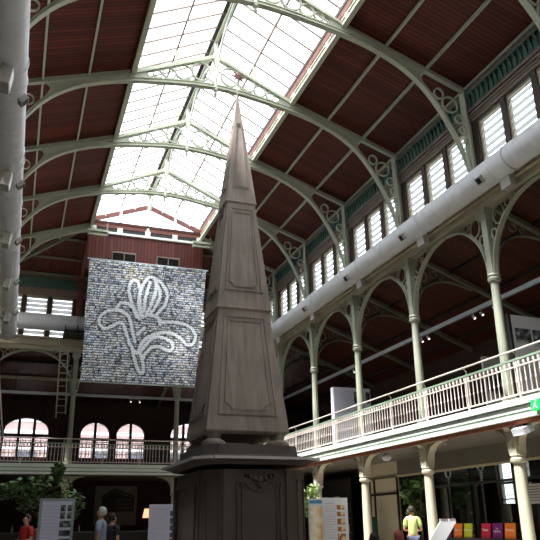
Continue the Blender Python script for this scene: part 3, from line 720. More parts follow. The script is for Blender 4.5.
# ---------------------------------------------------------------- ducts
def make_duct(x, side, label, R):
    zc = 9.77
    r = thing('ventilation_duct', label, 'duct', (x, 14, zc)); o = r.location.copy(); y0, y1 = Y0+.4, 32.78
    g = MB(o); n = 28; ys = []; y = y0
    while y < y1: ys += [y, y+.19, y+.2, y+.21]; y += .22
    ys.append(y1); pts = [(x, v, zc) for v in ys]; rad = [R-(.006 if i % 4 in (2,) else 0) for i in range(len(ys))]
    g.tube(pts, rad, n); g.build('duct_tube', 'duct', r, True)
    for k in range(9):
        yy = 9.6+k*2.95 if True else 0
        if yy > 32.5: break
        g = MB(o); g.tube([(x, yy-.05, zc), (x, yy-.03, zc), (x, yy+.03, zc), (x, yy+.05, zc)], [R+.002, R+.02, R+.02, R+.002], n); g.build('joint_collar', 'duct', r, True)
    s = side       # nozzles on the nave side, low
    d = Vector((-s*.787, 0, -.617)).normalized(); R3 = Matrix((Vector((0, 1, 0)).cross(d), (0, 1, 0), d)).transposed()
    for k in range(7):
        yy = 8.95+k*3.92; c = Vector((x, yy, zc))+d*(R+.04)
        g = MB(o); g.cbox(c, (.2, .2, .12), R3); nz = g.build('air_nozzle', 'lampgrey', r)
        g = MB(o); g.cbox(c+d*.063, (.15, .15, .012), R3); g.build('nozzle_dark_inside', 'black', nz)  # black plate painted in for the dark inside of the nozzle
    for k in range(8):
        yy = 9.94+4*k-2 if False else YT[2]+k*4-2
        if yy > 32: break
        g = MB(o); P = [(x+(R+.02)*math.cos(t), yy, zc+(R+.02)*math.sin(t)) for t in [PI*2*j/24 for j in range(24)]]; g.sweep(P, .05, .015, (0, 1, 0), closed=True)
        e = s*.44
        g.bar((x+s*(R+.01), yy, zc+.1), (x+e, yy, zc+.1), .05, .05); g.build('hanger', 'duct', r)
    return r
make_duct(10.75, 1, 'long round grey ventilation duct along the top of the right arcade', .34)
make_duct(-.95, -1, 'long round grey ventilation duct running up the left edge', .36)
g = MB((4.7, 33.2, 10.5)); g.tube([(-.95, 33.2, 10.5), (2, 33.2, 10.5), (2.04, 33.2, 10.5), (2.08, 33.2, 10.5), (6, 33.2, 10.5), (10.75, 33.2, 10.5)], [.39, .39, .41, .39, .39, .39], 24)
g.tube([(-.95, 32.9, 9.8), (-.95, 33.1, 10.1), (-.95, 33.2, 10.5)], [.3, .36, .36], 16)
tag(g.build('ventilation_duct', 'duct', None, True), 'smaller round duct crossing the far end wall behind the banner', 'duct')
def flood(x, y, z, s, label):
    r = thing('flood_light', label, 'lamp', (x, y, z), group='square floodlights under the ducts'); o = r.location.copy()
    d = Vector((-s*.99, 0, -.12)).normalized(); R3 = Matrix((Vector((0, 1, 0)).cross(d), (0, 1, 0), d)).transposed()
    g = MB(o); g.cbox((x, y, z), (.38, .38, .18), R3); g.build('housing', 'lampgrey', r)
    g = MB(o); g.cbox(Vector((x, y, z))+d*.098, (.34, .34, .02), R3); g.build('lens', 'lampwhite', r)
    g = MB(o); g.bar((x, y, z), (x+s*.22, y, z+.04), .05, .05); g.build('mounting_arm', 'iron_dark', r)
    return r
fl = flood(10.94, 12.43, 9.37, 1, 'square floodlight under the right duct, nearest one')
for y, t in ((16.45, 'second from the right edge'), (20.58, 'third from the right edge'), (24.85, 'fourth, beside the obelisk'), (28.85, 'fifth, touching the obelisk edge')):
    dup(fl, (10.94, y, 9.37), label='square floodlight under the right duct, '+t)
ll = flood(-.93, 11.7, 9.17, -1, 'square floodlight under the left duct, highest in the photo')
for y, t in ((15.96, 'second from the top'), (19.8, 'third from the top'), (23.85, 'fourth from the top'), (28.16, 'lowest in the photo')):
    dup(ll, (-.93, y, 9.17), label='square floodlight under the left duct, '+t)

# ---------------------------------------------------------------- obelisk
OX, OY = 4.76, 15.55
ob = thing('stone_obelisk', 'tall grey brown stone obelisk with panelled shaft on a carved pedestal', 'obelisk', (OX, OY, 0)); o = ob.location.copy()
def octa(hx, hy, c, z): return [(OX+sx, OY+sy, z) for sx, sy in ((-hx+c, -hy), (hx-c, -hy), (hx, -hy+c), (hx, hy-c), (hx-c, hy), (-hx+c, hy), (-hx, hy-c), (-hx, -hy+c))]
def loft(g, A, B):
    n = len(A); g.add(A+B, [tuple(range(n))[::-1], tuple(range(n, 2*n))]+[(i, (i+1) % n, n+(i+1) % n, n+i) for i in range(n)])
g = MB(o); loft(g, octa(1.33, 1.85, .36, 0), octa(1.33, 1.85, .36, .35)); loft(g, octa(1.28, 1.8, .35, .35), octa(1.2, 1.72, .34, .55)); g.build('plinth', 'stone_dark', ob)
g = MB(o); loft(g, octa(1.13, 1.65, .34, .55), octa(1.13, 1.65, .34, 2.4))
for s in (-1, 1):      # pilaster strips on the faces
    g.box((OX+s*.68-.1, OY-1.7, .6), (OX+s*.68+.1, OY-1.64, 2.4)); g.box((OX+s*1.13-.04, OY-1.2, .6), (OX+s*1.13+.04, OY-1.0, 2.4)); g.box((OX+s*1.13-.04, OY+1.0, .6), (OX+s*1.13+.04, OY+1.2, 2.4))
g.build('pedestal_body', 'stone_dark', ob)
# cornice with projecting centre and broken corners
def corn(e, z0, z1, e2=None):
    e2 = e if e2 is None else e2
    def ring(e, z):
        hx, hy, c = 1.13+e, 1.65+e, .30
        q = [(-.86-e*.6, -hy), (.86+e*.6, -hy), (.86+e*.6, -hy+.07), (hx-c, -hy+.07), (hx, -hy+c), (hx, hy-c), (hx-c, hy), (-hx+c, hy), (-hx, hy-c), (-hx, -hy+c), (-hx+c, -hy+.07), (-.86-e*.6, -hy+.07)]
        return [(OX+a, OY+b_, z) for a, b_ in q]
    return ring(e, z0), ring(e2, z1)
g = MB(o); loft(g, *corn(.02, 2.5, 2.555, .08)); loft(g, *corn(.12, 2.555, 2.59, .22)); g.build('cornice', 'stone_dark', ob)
g = MB(o); loft(g, *corn(.27, 2.59, 2.64)); g.build('cornice_edge', 'stone_edge', ob)
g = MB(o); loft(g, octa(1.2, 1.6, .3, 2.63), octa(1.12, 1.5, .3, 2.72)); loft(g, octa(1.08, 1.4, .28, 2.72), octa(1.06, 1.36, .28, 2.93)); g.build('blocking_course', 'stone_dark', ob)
# pedestal relief panel
g = MB(o); yf = OY-1.66
pn = [(x_*1.22, z_) for x_, z_ in ((-.5, .62), (.5, .62), (.46, .8), (.38, .95), (.38, 2.05), (.4, 2.16), (.24, 2.16), (.16, 2.04), (.0, 1.96), (-.16, 2.04), (-.24, 2.16), (-.4, 2.16), (-.38, 2.05), (-.38, .95), (-.46, .8))]
g.sweep([(OX+a, yf, z) for a, z in pn], .07, .045, (0, 1, 0), closed=True)
g.sweep([(OX+a*.8, yf, .7+(z-.62)*.93) for a, z in pn], .04, .02, (0, 1, 0), closed=True)
g.build('front_panel_moulding', 'stone_dark', ob)
g = MB(o)
for a, z, rr in ((0, 2.2, .09), (-.12, 2.22, .06), (.12, 2.22, .06), (-.22, 2.26, .05), (.22, 2.26, .05), (0, 2.09, .06), (-.3, 2.28, .035), (.3, 2.28, .035)):
    g.lathe([(rr*.3, -.05), (rr, -.02), (rr, .0), (rr*.5, .05)], (0, 0, 0), 10)
    n = 40
    for i in range(len(g.v)-n, len(g.v)):
        v = g.v[i]+g.o; g.v[i] = Vector((OX+a+v.x, yf-v.z*.8-.02, z+v.y))-g.o
g.build('shell_ornament', 'stone_dark', ob, True)
for s in (-1, 1):      # recessed-looking frames on side and corner faces
    g = MB(o)
    g.sweep([(OX+s*1.14, OY-.85, .75), (OX+s*1.14, OY+.85, .75), (OX+s*1.14, OY+.85, 2.15), (OX+s*1.14, OY-.85, 2.15)], .06, .05, (1, 0, 0), closed=True)
    a, c = Vector((OX+s*.86, OY-1.59, 0)), Vector((OX+s*1.07, OY-1.38, 0)); nrm = Vector((s, -1, 0)).normalized()*.01
    g.sweep([a+nrm+Vector((0, 0, .75)), c+nrm+Vector((0, 0, .75)), c+nrm+Vector((0, 0, 2.2)), a+nrm+Vector((0, 0, 2.2))], .03, .03, Vector((s, -1, 0)), closed=True)
    g.build('side_panel_moulding', 'stone_dark', ob)
for sx in (-1, 1):
    for sy in (-1, 1):
        g = MB(o); g.lathe([(.2, 2.93), (.26, 2.97), (.26, 3.03), (.2, 3.07), (.15, 3.1), (.17, 3.16), (.2, 3.26)], (OX+sx*.74, OY+sy*.74, 0), 18); g.build('cushion_foot', 'stone', ob, True)
# shaft stages: (z0, half0, z1, half1)
ST = [(3.25, .96, 6.12, .63), (6.2, .665, 9.05, .375), (9.13, .4, 12.6, .012)]
g = MB(o); g.frustum((OX, OY), (.9, .9), (.97, .97), 3.2, 3.27)
for z0, a, z1, c in ST: g.frustum((OX, OY), (a, a), (c, c), z0, z1)
g.build('shaft', 'stone', ob)
for z, h in ((6.12, .665), (9.05, .4)):
    g = MB(o); g.frustum((OX, OY), (h-.03, h-.03), (h+.015, h+.015), z, z+.05); g.frustum((OX, OY), (h+.015, h+.015), (h, h), z+.05, z+.085); g.build('string_course', 'stone', ob)
def face_panel(stage, zb_, zt, k, notch, sides=4):
    """mouldings on each tapering face; k = inset fraction of the half width"""
    z0, a, z1, c = ST[stage]
    half = lambda z: a+(c-a)*(z-z0)/(z1-z0)
    def path(kk, zlo, zhi, nt):
        W0, W1 = half(zlo)*kk, half(zhi)*kk
        if nt <= 0: return [(-W0, zlo), (W0, zlo), (W1, zhi), (-W1, zhi)]
        q = []
        for t in range(6): an = PI/2*t/5; q.append((-W0+nt*math.sin(an), zlo+nt*math.cos(an)))
        q += [(-x, z) for x, z in reversed(q)]
        return q+[(W1, zhi), (-W1, zhi)]
    g = MB(o)
    q_ = 1 if stage < 2 else .4
    for kk, zl, zh, nt, w_, h_ in ((k, zb_, zt, 0, .05*q_, .03*q_), (k*.8, zb_+.11*(1 if stage < 2 else .6), zt-.11*(1 if stage < 2 else .8), notch, .045*q_, .022*q_)):
        P = path(kk, zl, zh, nt)
        for sd in range(4):
            A = [(x, -half(z)-.004, z) for x, z in P]; R = Matrix.Rotation(sd*PI/2, 3, 'Z')
            A = [R @ Vector(p)+Vector((OX, OY, 0)) for p in A]; g.sweep(A, w_, h_, R @ Vector((0, 1, (a-c)/(z1-z0))), closed=True)
    return g.build('shaft_panel_moulding', 'stone', ob)
face_panel(0, 3.62, 5.95, .74, .15); face_panel(1, 6.62, 8.9, .74, .1); face_panel(2, 9.5, 11.6, .62, .0)
g = MB(o); g.lathe([(.014, 12.4), (.011, 12.7), (.025, 12.74), (.012, 12.78), (.01, 13.15)], (OX, OY, 0), 8); g.build('finial_rod', 'iron', ob)
R1, R2 = .2, .06; L = [(OX+.02+(R1 if k % 2 == 0 else R2)*math.sin(PI*k/8), 13.22+(R1 if k % 2 == 0 else R2)*math.cos(PI*k/8)) for k in range(16)]
s_ = plate('finial_star', 'star', [L], OY-.03, .06, ob); s_.location = -o

# ---------------------------------------------------------------- banner (photo mosaic with white iris outline)
def banner():
    TL, TR, BL, BR = (40, 35), (495, 85), (8, 497), (440, 522)
    def uv(px, py):
        u, v = .5, .5
        for _ in range(12):
            X = (1-v)*((1-u)*TL[0]+u*TR[0])+v*((1-u)*BL[0]+u*BR[0]); Y = (1-v)*((1-u)*TL[1]+u*TR[1])+v*((1-u)*BL[1]+u*BR[1])
            u += (px-X)/445; v += (py-Y)/450
        return u, v
    ST_ = [[(215, 265), (200, 225), (188, 175), (190, 140), (205, 120), (222, 130), (230, 165)],
           [(230, 165), (222, 215), (232, 262)],
           [(236, 265), (226, 200), (236, 150), (262, 112), (288, 118), (290, 160), (274, 210), (248, 262)],
           [(242, 245), (250, 190), (268, 130)],
           [(295, 120), (318, 138), (335, 180), (322, 222), (292, 255)],
           [(290, 130), (308, 175), (288, 225), (262, 258)],
           [(140, 230), (155, 212), (182, 214), (208, 240), (225, 272)],
           [(215, 400), (190, 370), (172, 315), (156, 285), (120, 300), (90, 305), (74, 280), (86, 252), (122, 238), (162, 244), (188, 270), (196, 310), (208, 358)],
           [(218, 330), (245, 305)],
           [(225, 378), (250, 345), (300, 325), (350, 325), (388, 348), (412, 372), (438, 362), (444, 330), (418, 300), (370, 285), (310, 283)],
           [(235, 430), (245, 405), (270, 380), (300, 375), (338, 392), (354, 378), (345, 355), (290, 338), (250, 368), (226, 400)],
           [(195, 375), (205, 420), (222, 464), (240, 468), (236, 430), (222, 390)],
           [(268, 256), (298, 268), (306, 292)]]
    seg = []
    for s in ST_:
        P = resamp([(*uv(*p), 0) for p in s], 4)
        seg += list(zip(P, P[1:]))
    X0, X1, Z0, Z1, Y = 2.18, 7.6, 7.12, 12.66, 29.75
    NX, NZ = 156, 150
    rng = random.Random(3); base = {}
    me = bpy.data.meshes.new('photo_banner'); vs = []; fs = []; cols = []
    for j in range(NZ+1):
        for i in range(NX+1):
            u, v = i/NX, j/NZ; zz = Z1+(Z0-Z1)*v; xa = X0+.05*v; xb = X1-.42*v
            vs.append((xa+(xb-xa)*u-XC, .03*math.sin(u*9+v*3)+.02*math.sin(v*14), zz-Z0))
    for j in range(NZ):
        row = j//3
        for i in range(NX):
            off = (row*7) % 4
            key = (row, (i+off)//4)
            if key not in base:
                base[key] = rng.choice(((.66, .72, .84), (.8, .83, .9), (.5, .56, .68), (.34, .38, .48), (.9, .92, .97), (.62, .6, .6), (.42, .46, .42), (.74, .72, .64), (.2, .22, .27), (.7, .75, .86), (.84, .88, .96)))
            c = base[key]; k = rng.uniform(.5, 1.5)
            if j % 3 == 2: k *= .2
            if rng.random() < .15: c = (.06, .065, .08)
            u, v = (i+.5)/NX, (j+.5)/NZ; d = 9
            if rng.random() < (.14 if (u-.42)**2+(v-.1)**2*3 < .02 else .006): c = (.85, .6, .22)
            for a, b_ in seg:
                if abs(a.x-u) > .09 or abs(a.y-v) > .09: continue
                ab = b_-a; ap = Vector((u, v, 0))-a; t = max(0, min(1, ap.dot(ab)/max(1e-9, ab.dot(ab)))); d = min(d, (ap-ab*t).length)
            if d < .0135+rng.uniform(-.004, .004): c = (.92, .95, 1.) ; k = rng.uniform(.75, 1.15)*(.75 if j % 3 == 2 else 1)
            elif d < .03: k *= .5
            cols.append(tuple(min(1, q*k) for q in c))
            a = j*(NX+1)+i; fs.append((a, a+1, a+NX+2, a+NX+1))
    me.from_pydata(vs, [], fs)
    at = me.color_attributes.new('print', 'FLOAT_COLOR', 'CORNER'); buf = []
    for c in cols:
        for _ in range(4): buf += [c[0], c[1], c[2], 1]
    at.data.foreach_set('color', buf)
    m = bpy.data.materials.new('photo_mosaic_print'); m.use_nodes = True; nt = m.node_tree
    a = nt.nodes.new('ShaderNodeAttribute'); a.attribute_name = 'print'
    nt.links.new(a.outputs['Color'], nt.nodes['Principled BSDF'].inputs['Base Color']); nt.nodes['Principled BSDF'].inputs['Roughness'].default_value = .9; nt.nodes['Principled BSDF'].inputs['Specular IOR Level'].default_value = .15
    me.materials.append(m)
    r = thing('photo_banner', 'huge hanging banner of tiny photos with a white iris outline', 'banner', (XC, Y, Z0))
    ob_ = bpy.data.objects.new('banner_cloth', me); COL.objects.link(ob_); ob_.parent = r
    md = ob_.modifiers.new('s', 'SOLIDIFY'); md.thickness = .012
    g = MB((XC, Y, Z0)); g.tube([(X0-.1, Y+.03, Z1+.03), (X1+.1, Y+.03, Z1+.03)], .03, 8); g.build('top_pole', 'silver', r)
    g = MB((XC, Y, Z0)); g.tube([(X0, Y+.03, Z0-.02), (X1-.3, Y+.03, Z0-.02)], .025, 8); g.build('bottom_pole', 'silver', r)
banner()
# small lamps brackets hanging left and right of the gable (grey bars)
for x, s, t in ((SL+.25, 1, 'left'), (SR-.1, -1, 'right')):
    r = thing('banner_hoist', 'small grey beam bracket at the top %s corner of the banner' % t, 'bracket', (x, 29.4, 13.9)); o = r.location.copy()
    g = MB(o); g.box((x-.45, 29.3, 13.86), (x+.45, 29.5, 13.96)); g.box((x-.4, 29.3, 13.68), (x+.4, 29.4, 13.74)); g.build('beam', 'iron', r)
    g = MB(o); g.box((x-.44, 29.33, 13.66), (x-.38, 29.45, 14.0)); g.box((x+.38, 29.33, 13.66), (x+.44, 29.45, 14.3)); g.build('end_plate', 'iron_dark', r)

# ---------------------------------------------------------------- ladder and platform at the far end
r = thing('hanging_ladder', 'narrow metal ladder hanging beside the far left gallery column', 'ladder', (1.85, 33.2, 6.1)); o = r.location.copy()
for dx, z0 in ((-.17, 6.0), (.17, 6.2)):
    g = MB(o); g.tube([(1.72+dx*1.2, 33.1, z0), (1.6+dx, 33.35, 9.75)], .03, 6); g.build('rail', 'beige', r)
for k in range(11):
    t = k/11; x = 1.72-.12*t; g = MB(o); g.tube([(x-.2, 33.1+.25*t, 6.25+3.4*t), (x+.2, 33.1+.25*t, 6.25+3.4*t)], .018, 6); g.build('rung', 'beige', r)
r = thing('service_platform', 'dark service box hanging under the far duct left of the banner', 'platform', (2.0, 33.4, 9.7)); o = r.location.copy()
g = MB(o); g.box((1.5, 32.5, 9.88), (2.6, 33.7, 10.03)); g.build('deck', 'black', r)
g = MB(o)
for x in (1.55, 2.1, 2.55): g.bar((x, 32.6, 9.95), (x, 32.6, 10.3), .04, .04, (0, 1, 0))
g.build('rail_posts', 'black', r)

# ---------------------------------------------------------------- lighting tracks and spotlights
def track(p, q, label, spots):
    p, q = Vector(p), Vector(q)
    r = thing('lighting_track', label, 'lighting track', tuple((p+q)/2)); o = r.location.copy()
    g = MB(o); g.bar(p, q, .1, .12); g.build('rail', 'silver', r)
    g = MB(o); n = int((q-p).length/4)
    for k in range(n):
        m_ = p.lerp(q, (k+.5)/n); g.tube([m_, m_+Vector((0, 0, 1.0))], .012, 5)
    g.build('suspension_rods', 'dark', r)
track((12.8, 6, 7.42), (12.8, 34, 7.42), 'long pale lighting track hanging under the right aisle ceiling', 0)
track((-3, 35.4, 7.5), (12.7, 35.4, 7.5), 'pale lighting track hanging under the far end aisle ceiling', 0)
def spot(x, y, z, label, first=[None]):
    if first[0] is None:
        r = thing('spotlight', label, 'lamp', (x, y, z), group='small spotlights on the lighting tracks'); o = r.location.copy()
        d = Vector((.3, -.5, -.8)).normalized()
        g = MB(o); c = Vector((x, y, z)); g.tube([c-d*.06, c+d*.06], [.035, .045], 10); g.build('can', 'silver', r)
        g = MB(o); g.tube([c+d*.061, c+d*.07], [.036, .036], 10); g.build('bulb', M['bulb'], r)
        g = MB(o); g.tube([c, (x, y, z+.14)], .012, 5); g.build('stem', 'silver', r)
        first[0] = r; return r
    return dup(first[0], (x, y, z), label=label)
M['bulb'] = emit('warm_bulb', (1, .9, .72), 2)
for y, t in ((16.5, 'just left of the nearest right column'), (16.9, 'second left of the nearest right column'), (15.9, 'just right of the nearest right column'), (19.5, 'near the second right column, lower'), (19.9, 'near the second right column, upper'), (25.2, 'near the fourth right column')):
    spot(12.8, y, 7.22, 'small spotlight under the right aisle track, '+t)
for x, t in ((5.2, 'below the middle of the banner'), (5.65, 'below the banner, next to the obelisk side')):
    spot(x, 35.4, 7.3, 'small spotlight on the far end track, '+t)

# ---------------------------------------------------------------- exhibition boards
def picture(seed, c1, c2, c3, scale=3.):
    m = bpy.data.materials.new('printed_picture'); m.use_nodes = True; nt = m.node_tree
    tc = nt.nodes.new('ShaderNodeTexCoord'); n = nt.nodes.new('ShaderNodeTexNoise'); n.inputs['Scale'].default_value = scale; n.inputs['Detail'].default_value = 3
    mp = nt.nodes.new('ShaderNodeMapping'); mp.inputs['Location'].default_value = (seed*3.1, seed*1.7, seed); nt.links.new(tc.outputs['Object'], mp.inputs[0]); nt.links.new(mp.outputs[0], n.inputs['Vector'])
    cr = nt.nodes.new('ShaderNodeValToRGB'); cr.color_ramp.interpolation = 'LINEAR'; cr.color_ramp.elements[0].position = .35; cr.color_ramp.elements[0].color = (*c1, 1); cr.color_ramp.elements[1].position = .62; cr.color_ramp.elements[1].color = (*c3, 1)
    e = cr.color_ramp.elements.new(.5); e.color = (*c2, 1)
    nt.links.new(n.outputs['Fac'], cr.inputs[0]); nt.links.new(cr.outputs[0], nt.nodes['Principled BSDF'].inputs['Base Color']); nt.nodes['Principled BSDF'].inputs['Roughness'].default_value = .5
    return m
PB = picture(1, srgb(30, 32, 38), srgb(90, 96, 104), srgb(190, 194, 198), 5)
PS = picture(2, srgb(90, 40, 26), srgb(170, 110, 70), srgb(226, 200, 160), 9)
PG = picture(3, srgb(20, 24, 26), srgb(66, 74, 60), srgb(150, 150, 150), 9)
PD = picture(4, srgb(16, 18, 22), srgb(50, 52, 56), srgb(90, 92, 96), 6)
M['textline'] = mat('grey_print_line', srgb(184, 184, 198), .6)
M['frame_grey'] = mat('grey_metal_frame', srgb(148, 158, 162), .45)
def board(name, cat, label, x, y, z0, w, h, rz, pics, frame='frame_grey', face='lilac', lines=(.08, .5), th=.06, feet=True, border=.03):
    """upright board facing local -Y with printed columns; x,y = left foot"""
    r = thing(name, label, cat, (x, y, z0), rz)
    g = MB(); g.box((0, 0, .08 if feet else 0), (w, th, h)); g.build('panel', frame, r)
    g = MB(); g.box((border, -.012, .12), (w-border, -.001, h-border)); f = g.build('printed_sheet', face, r)
    a, c = lines; n = int((h-.3)/.07) if c-a > .05 else 0; g = MB()
    for k in range(n):
        zz = h-.16-k*.07; g.box((a*w, -.0145, zz-.008), (c*w-(.1*w if k % 5 == 4 else 0), -.0125, zz+.008))
    if n: g.build('text_lines', 'textline', r)
    for (u0, u1, v0, v1, m) in pics:
        g = MB((u0*w, -.02, h*v0)); g.box((u0*w, -.02, h*v0), (u1*w, -.013, h*v1)); q = g.build('printed_picture', m, r); q.location = g.o
    if feet:
        g = MB(); g.box((.02, -.2, 0), (.1, th+.2, .05)); g.box((w-.1, -.2, 0), (w-.02, th+.2, .05)); g.box((.03, 0, .05), (.09, th, .09)); g.box((w-.09, 0, .05), (w-.03, th, .09)); g.build('foot', 'black', r)
    return r
board('info_board', 'board', 'grey framed information board at the left, before the potted tree', .59, 16.4, 0, .74, 1.92, -.02,
      [(.6, .74, .86, .93, PG), (.8, .92, .86, .93, PG), (.6, .74, .78, .85, PG), (.8, .92, .78, .85, PG), (.6, .92, .69, .76, PG), (.6, .92, .6, .66, PD), (.6, .92, .48, .57, PD)], lines=(.1, .55), border=.06)
board('info_board', 'board', 'white information board left of the obelisk pedestal, small pictures on its right', 4.13, 22.8, 0, .78, 1.96, 0,
      [(.86, .97, .82, .9, PD), (.86, .97, .7, .79, PD), (.86, .97, .6, .68, PD), (.86, .97, .5, .57, PD), (.86, .97, .4, .48, PD)], frame='white', face='lilac', lines=(.1, .78))
board('info_board', 'board', 'white framed information board right of the pedestal with five brown pictures', 8.38, 18.95, 0, .82, 2.02, .03,
      [(.56, .86, .84, .9, PS), (.56, .86, .75, .81, PS), (.56, .86, .64, .72, PS), (.56, .86, .55, .61, PS), (.56, .86, .4, .52, PS)], frame='white', face='white', lines=(.12, .5), border=.05)
M['creamprint'] = picture(6, srgb(226, 160, 90), srgb(244, 222, 176), srgb(252, 246, 232), 2.2)
r = board('info_board', 'board', 'narrow cream and orange board with blue top touching the white one', 7.93, 18.85, 0, .42, 1.99, .0, [(.06, .94, .1, .9, M['creamprint'])], frame='white', face='white', lines=(.1, .12))
g = MB(); g.box((.02, -.024, 1.86), (.4, -.001, 1.95)); g.build('blue_header', mat('blue_strip', srgb(70, 150, 180), .5), r)
# gallery boards
board('exhibition_board', 'board', 'tall white board with black and white photo behind the nearest right column', 12.13, 14.5, ZG, 1.5, 2.58, .06,
      [(.08, .44, .7, .86, PB), (.48, .9, .68, .86, PB)], frame='white', face='white', lines=(.08, .1), th=.08, border=.0)
g = MB((12.02, 14.4, ZG)); g.box((12.0, 14.38, ZG), (12.07, 14.5, 6.55)); tag(g.build('board_post', 'black'), 'black upright post at the left edge of the nearest gallery board', 'post')
board('exhibition_board', 'board', 'plain pale board in the right gallery, left of the nearest column', 14.14, 18.5, ZG, .75, 2.46, 0, [(.1, .9, .5, .8, PB)], frame='white', face='white', lines=(.1, .12), border=.0)
board('exhibition_board', 'board', 'large white text board with one dark picture between third and fourth columns', 11.78, 25.1, ZG, 1.66, 2.52, 0, [(.55, .82, .76, .94, picture(9, srgb(26, 44, 70), srgb(70, 90, 110), srgb(120, 120, 90), 4)), (.87, .98, .76, .94, PD)], frame='white', face='lilac', lines=(.05, .5), th=.25, border=.0)

# ---------------------------------------------------------------- exit sign, globe lamp, column floodlight
M['exit'] = emit('green_exit_face', srgb(24, 170, 84), .35)
r = thing('exit_sign', 'green emergency exit sign on the right gallery edge, cut by the frame', 'sign', (10.78, 12.4, 3.66)); o = r.location.copy()
g = MB(o); g.box((10.70, 11.86, 3.62), (10.80, 12.5, 3.86)); g.build('box', 'exit', r)
M['signwhite'] = mat('white_pictogram', srgb(236, 244, 238), .5)
g = MB(o); x = 10.695
g.bar((x, 12.04, 3.74), (x, 12.18, 3.74), .008, .035); g.prism([(x, 11.95, 3.74), (x, 12.04, 3.80), (x, 12.04, 3.68)], (-.006, 0, 0)); g.build('arrow', 'signwhite', r)
g = MB(o)
g.bar((x, 12.36, 3.72), (x, 12.32, 3.80), .008, .03, (0, 1, 0)); g.bar((x, 12.36, 3.73), (x, 12.42, 3.66), .008, .02, (0, 1, 0)); g.bar((x, 12.35, 3.73), (x, 12.29, 3.66), .008, .02, (0, 1, 0)); g.bar((x, 12.33, 3.78), (x, 12.4, 3.76), .008, .015, (0, 1, 0)); g.cbox((x, 12.31, 3.83), (.008, .035, .035)); g.build('running_figure', 'signwhite', r)
r = thing('flood_light', 'boxy white floodlight fixed at the head of the nearest lower column', 'lamp', (10.98, 13.2, 3.3)); o = r.location.copy(); R3 = Matrix.Rotation(-.35, 3, 'Y')
g = MB(o); g.cbox((10.98, 13.2, 3.3), (.3, .42, .16), R3); g.build('housing', 'white', r)
g = MB(o); g.cbox((10.93, 13.2, 3.21), (.24, .36, .02), R3); g.build('lens', 'lampgrey', r)
g = MB(o); g.bar((11.05, 13.2, 3.36), (11.1, 13.2, 3.52), .05, .05, (0, 1, 0)); g.build('mounting_arm', 'black', r)
g = MB((12.0, 21.5, 3.5)); g.lathe([(.03, .1), (.05, .08), (.05, .04), (.14, -.0), (.17, -.08), (.12, -.17), (.03, -.2)], (12.0, 21.5, 3.5), 14); tag(g.build('globe_lamp', 'white', None, True), 'round white globe lamp on the ceiling below the right gallery', 'lamp')

# ---------------------------------------------------------------- ground floor right: shopfront
XS = 14.2
sf = thing('shop_front', 'dark glazed shop front with black metal posts behind the right columns', 'shop front', (XS, 20, 0)); o = sf.location.copy()
posts = [13.0, 15.3, 17.6, 20.0, 22.2, 24.5]
for y in posts:
    g = MB(o); g.box((XS-.04, y-.04, 0), (XS+.04, y+.04, 3.0)); p = g.build('post', 'black', sf)
    g = MB(o)
    for z in (.9, 1.6, 2.2, 2.8): g.cbox((XS-.06, y, z), (.04, .06, .06))
    g.build('brass_clamp', mat('brass', srgb(190, 140, 70), .35, metal=.6), p)
for a, c in zip(posts, posts[1:]):
    g = MB(o); g.box((XS-.006, a+.04, .05), (XS+.006, c-.04, 2.46)); g.box((XS-.006, a+.04, 2.54), (XS+.006, c-.04, 3.0)); g.build('glass_pane', 'shopglass', sf)
    g = MB(o); g.box((XS-.03, a+.04, 2.46), (XS+.03, c-.04, 2.54)); g.build('transom', 'dark', sf)
g = MB(o); g.box((XS-.06, 12.92, 3.0), (XS+.06, 24.58, 3.6)); g.build('header_band', 'plaster', sf)
g = MB(o); g.box((XS-.09, 12.92, 2.98), (XS+.0, 24.58, 3.05)); g.build('header_bead', 'cream', sf)
g = MB(o); g.box((XS-.05, Y0, 0), (XS+.05, 12, 3.6)); struct(MB().box((XS-.05, Y0, 0), (XS+.05, 12.9, 3.6)), 'wall_shop', 'plaster')
# cream partition beyond
r = thing('partition_screen', 'cream panelled partition with brown frame beyond the glazed shop front', 'partition', (XS, 26.5, 0)); o = r.location.copy()
g = MB(o); g.box((XS-.04, 24.6, 0), (XS+.04, 26.9, 3.6)); g.build('panel', 'cream', r)
for y in (24.62, 26.5):
    g = MB(o); g.box((XS-.09, y, 0), (XS-.03, y+.09, 3.0)); g.build('frame_post', 'frame', r)
g = MB(o); g.box((XS-.09, 24.6, 2.35), (XS-.03, 26.9, 2.43)); g.build('frame_rail', 'frame', r)
g = MB(o); g.box((XS-.1, 24.6, 2.98), (XS-.02, 26.9, 3.04)); g.build('frame_head', 'plaster', r)
g = MB((13.6, 26.0, 0)); g.box((13.45, 25.8, 0), (13.75, 26.25, 1.5)); g.box((13.42, 25.77, 1.5), (13.78, 26.28, 1.54)); tag(g.build('green_cabinet', mat('dark_green_paint', srgb(40, 84, 66), .5)), 'tall dark green cabinet in front of the cream partition', 'cabinet')
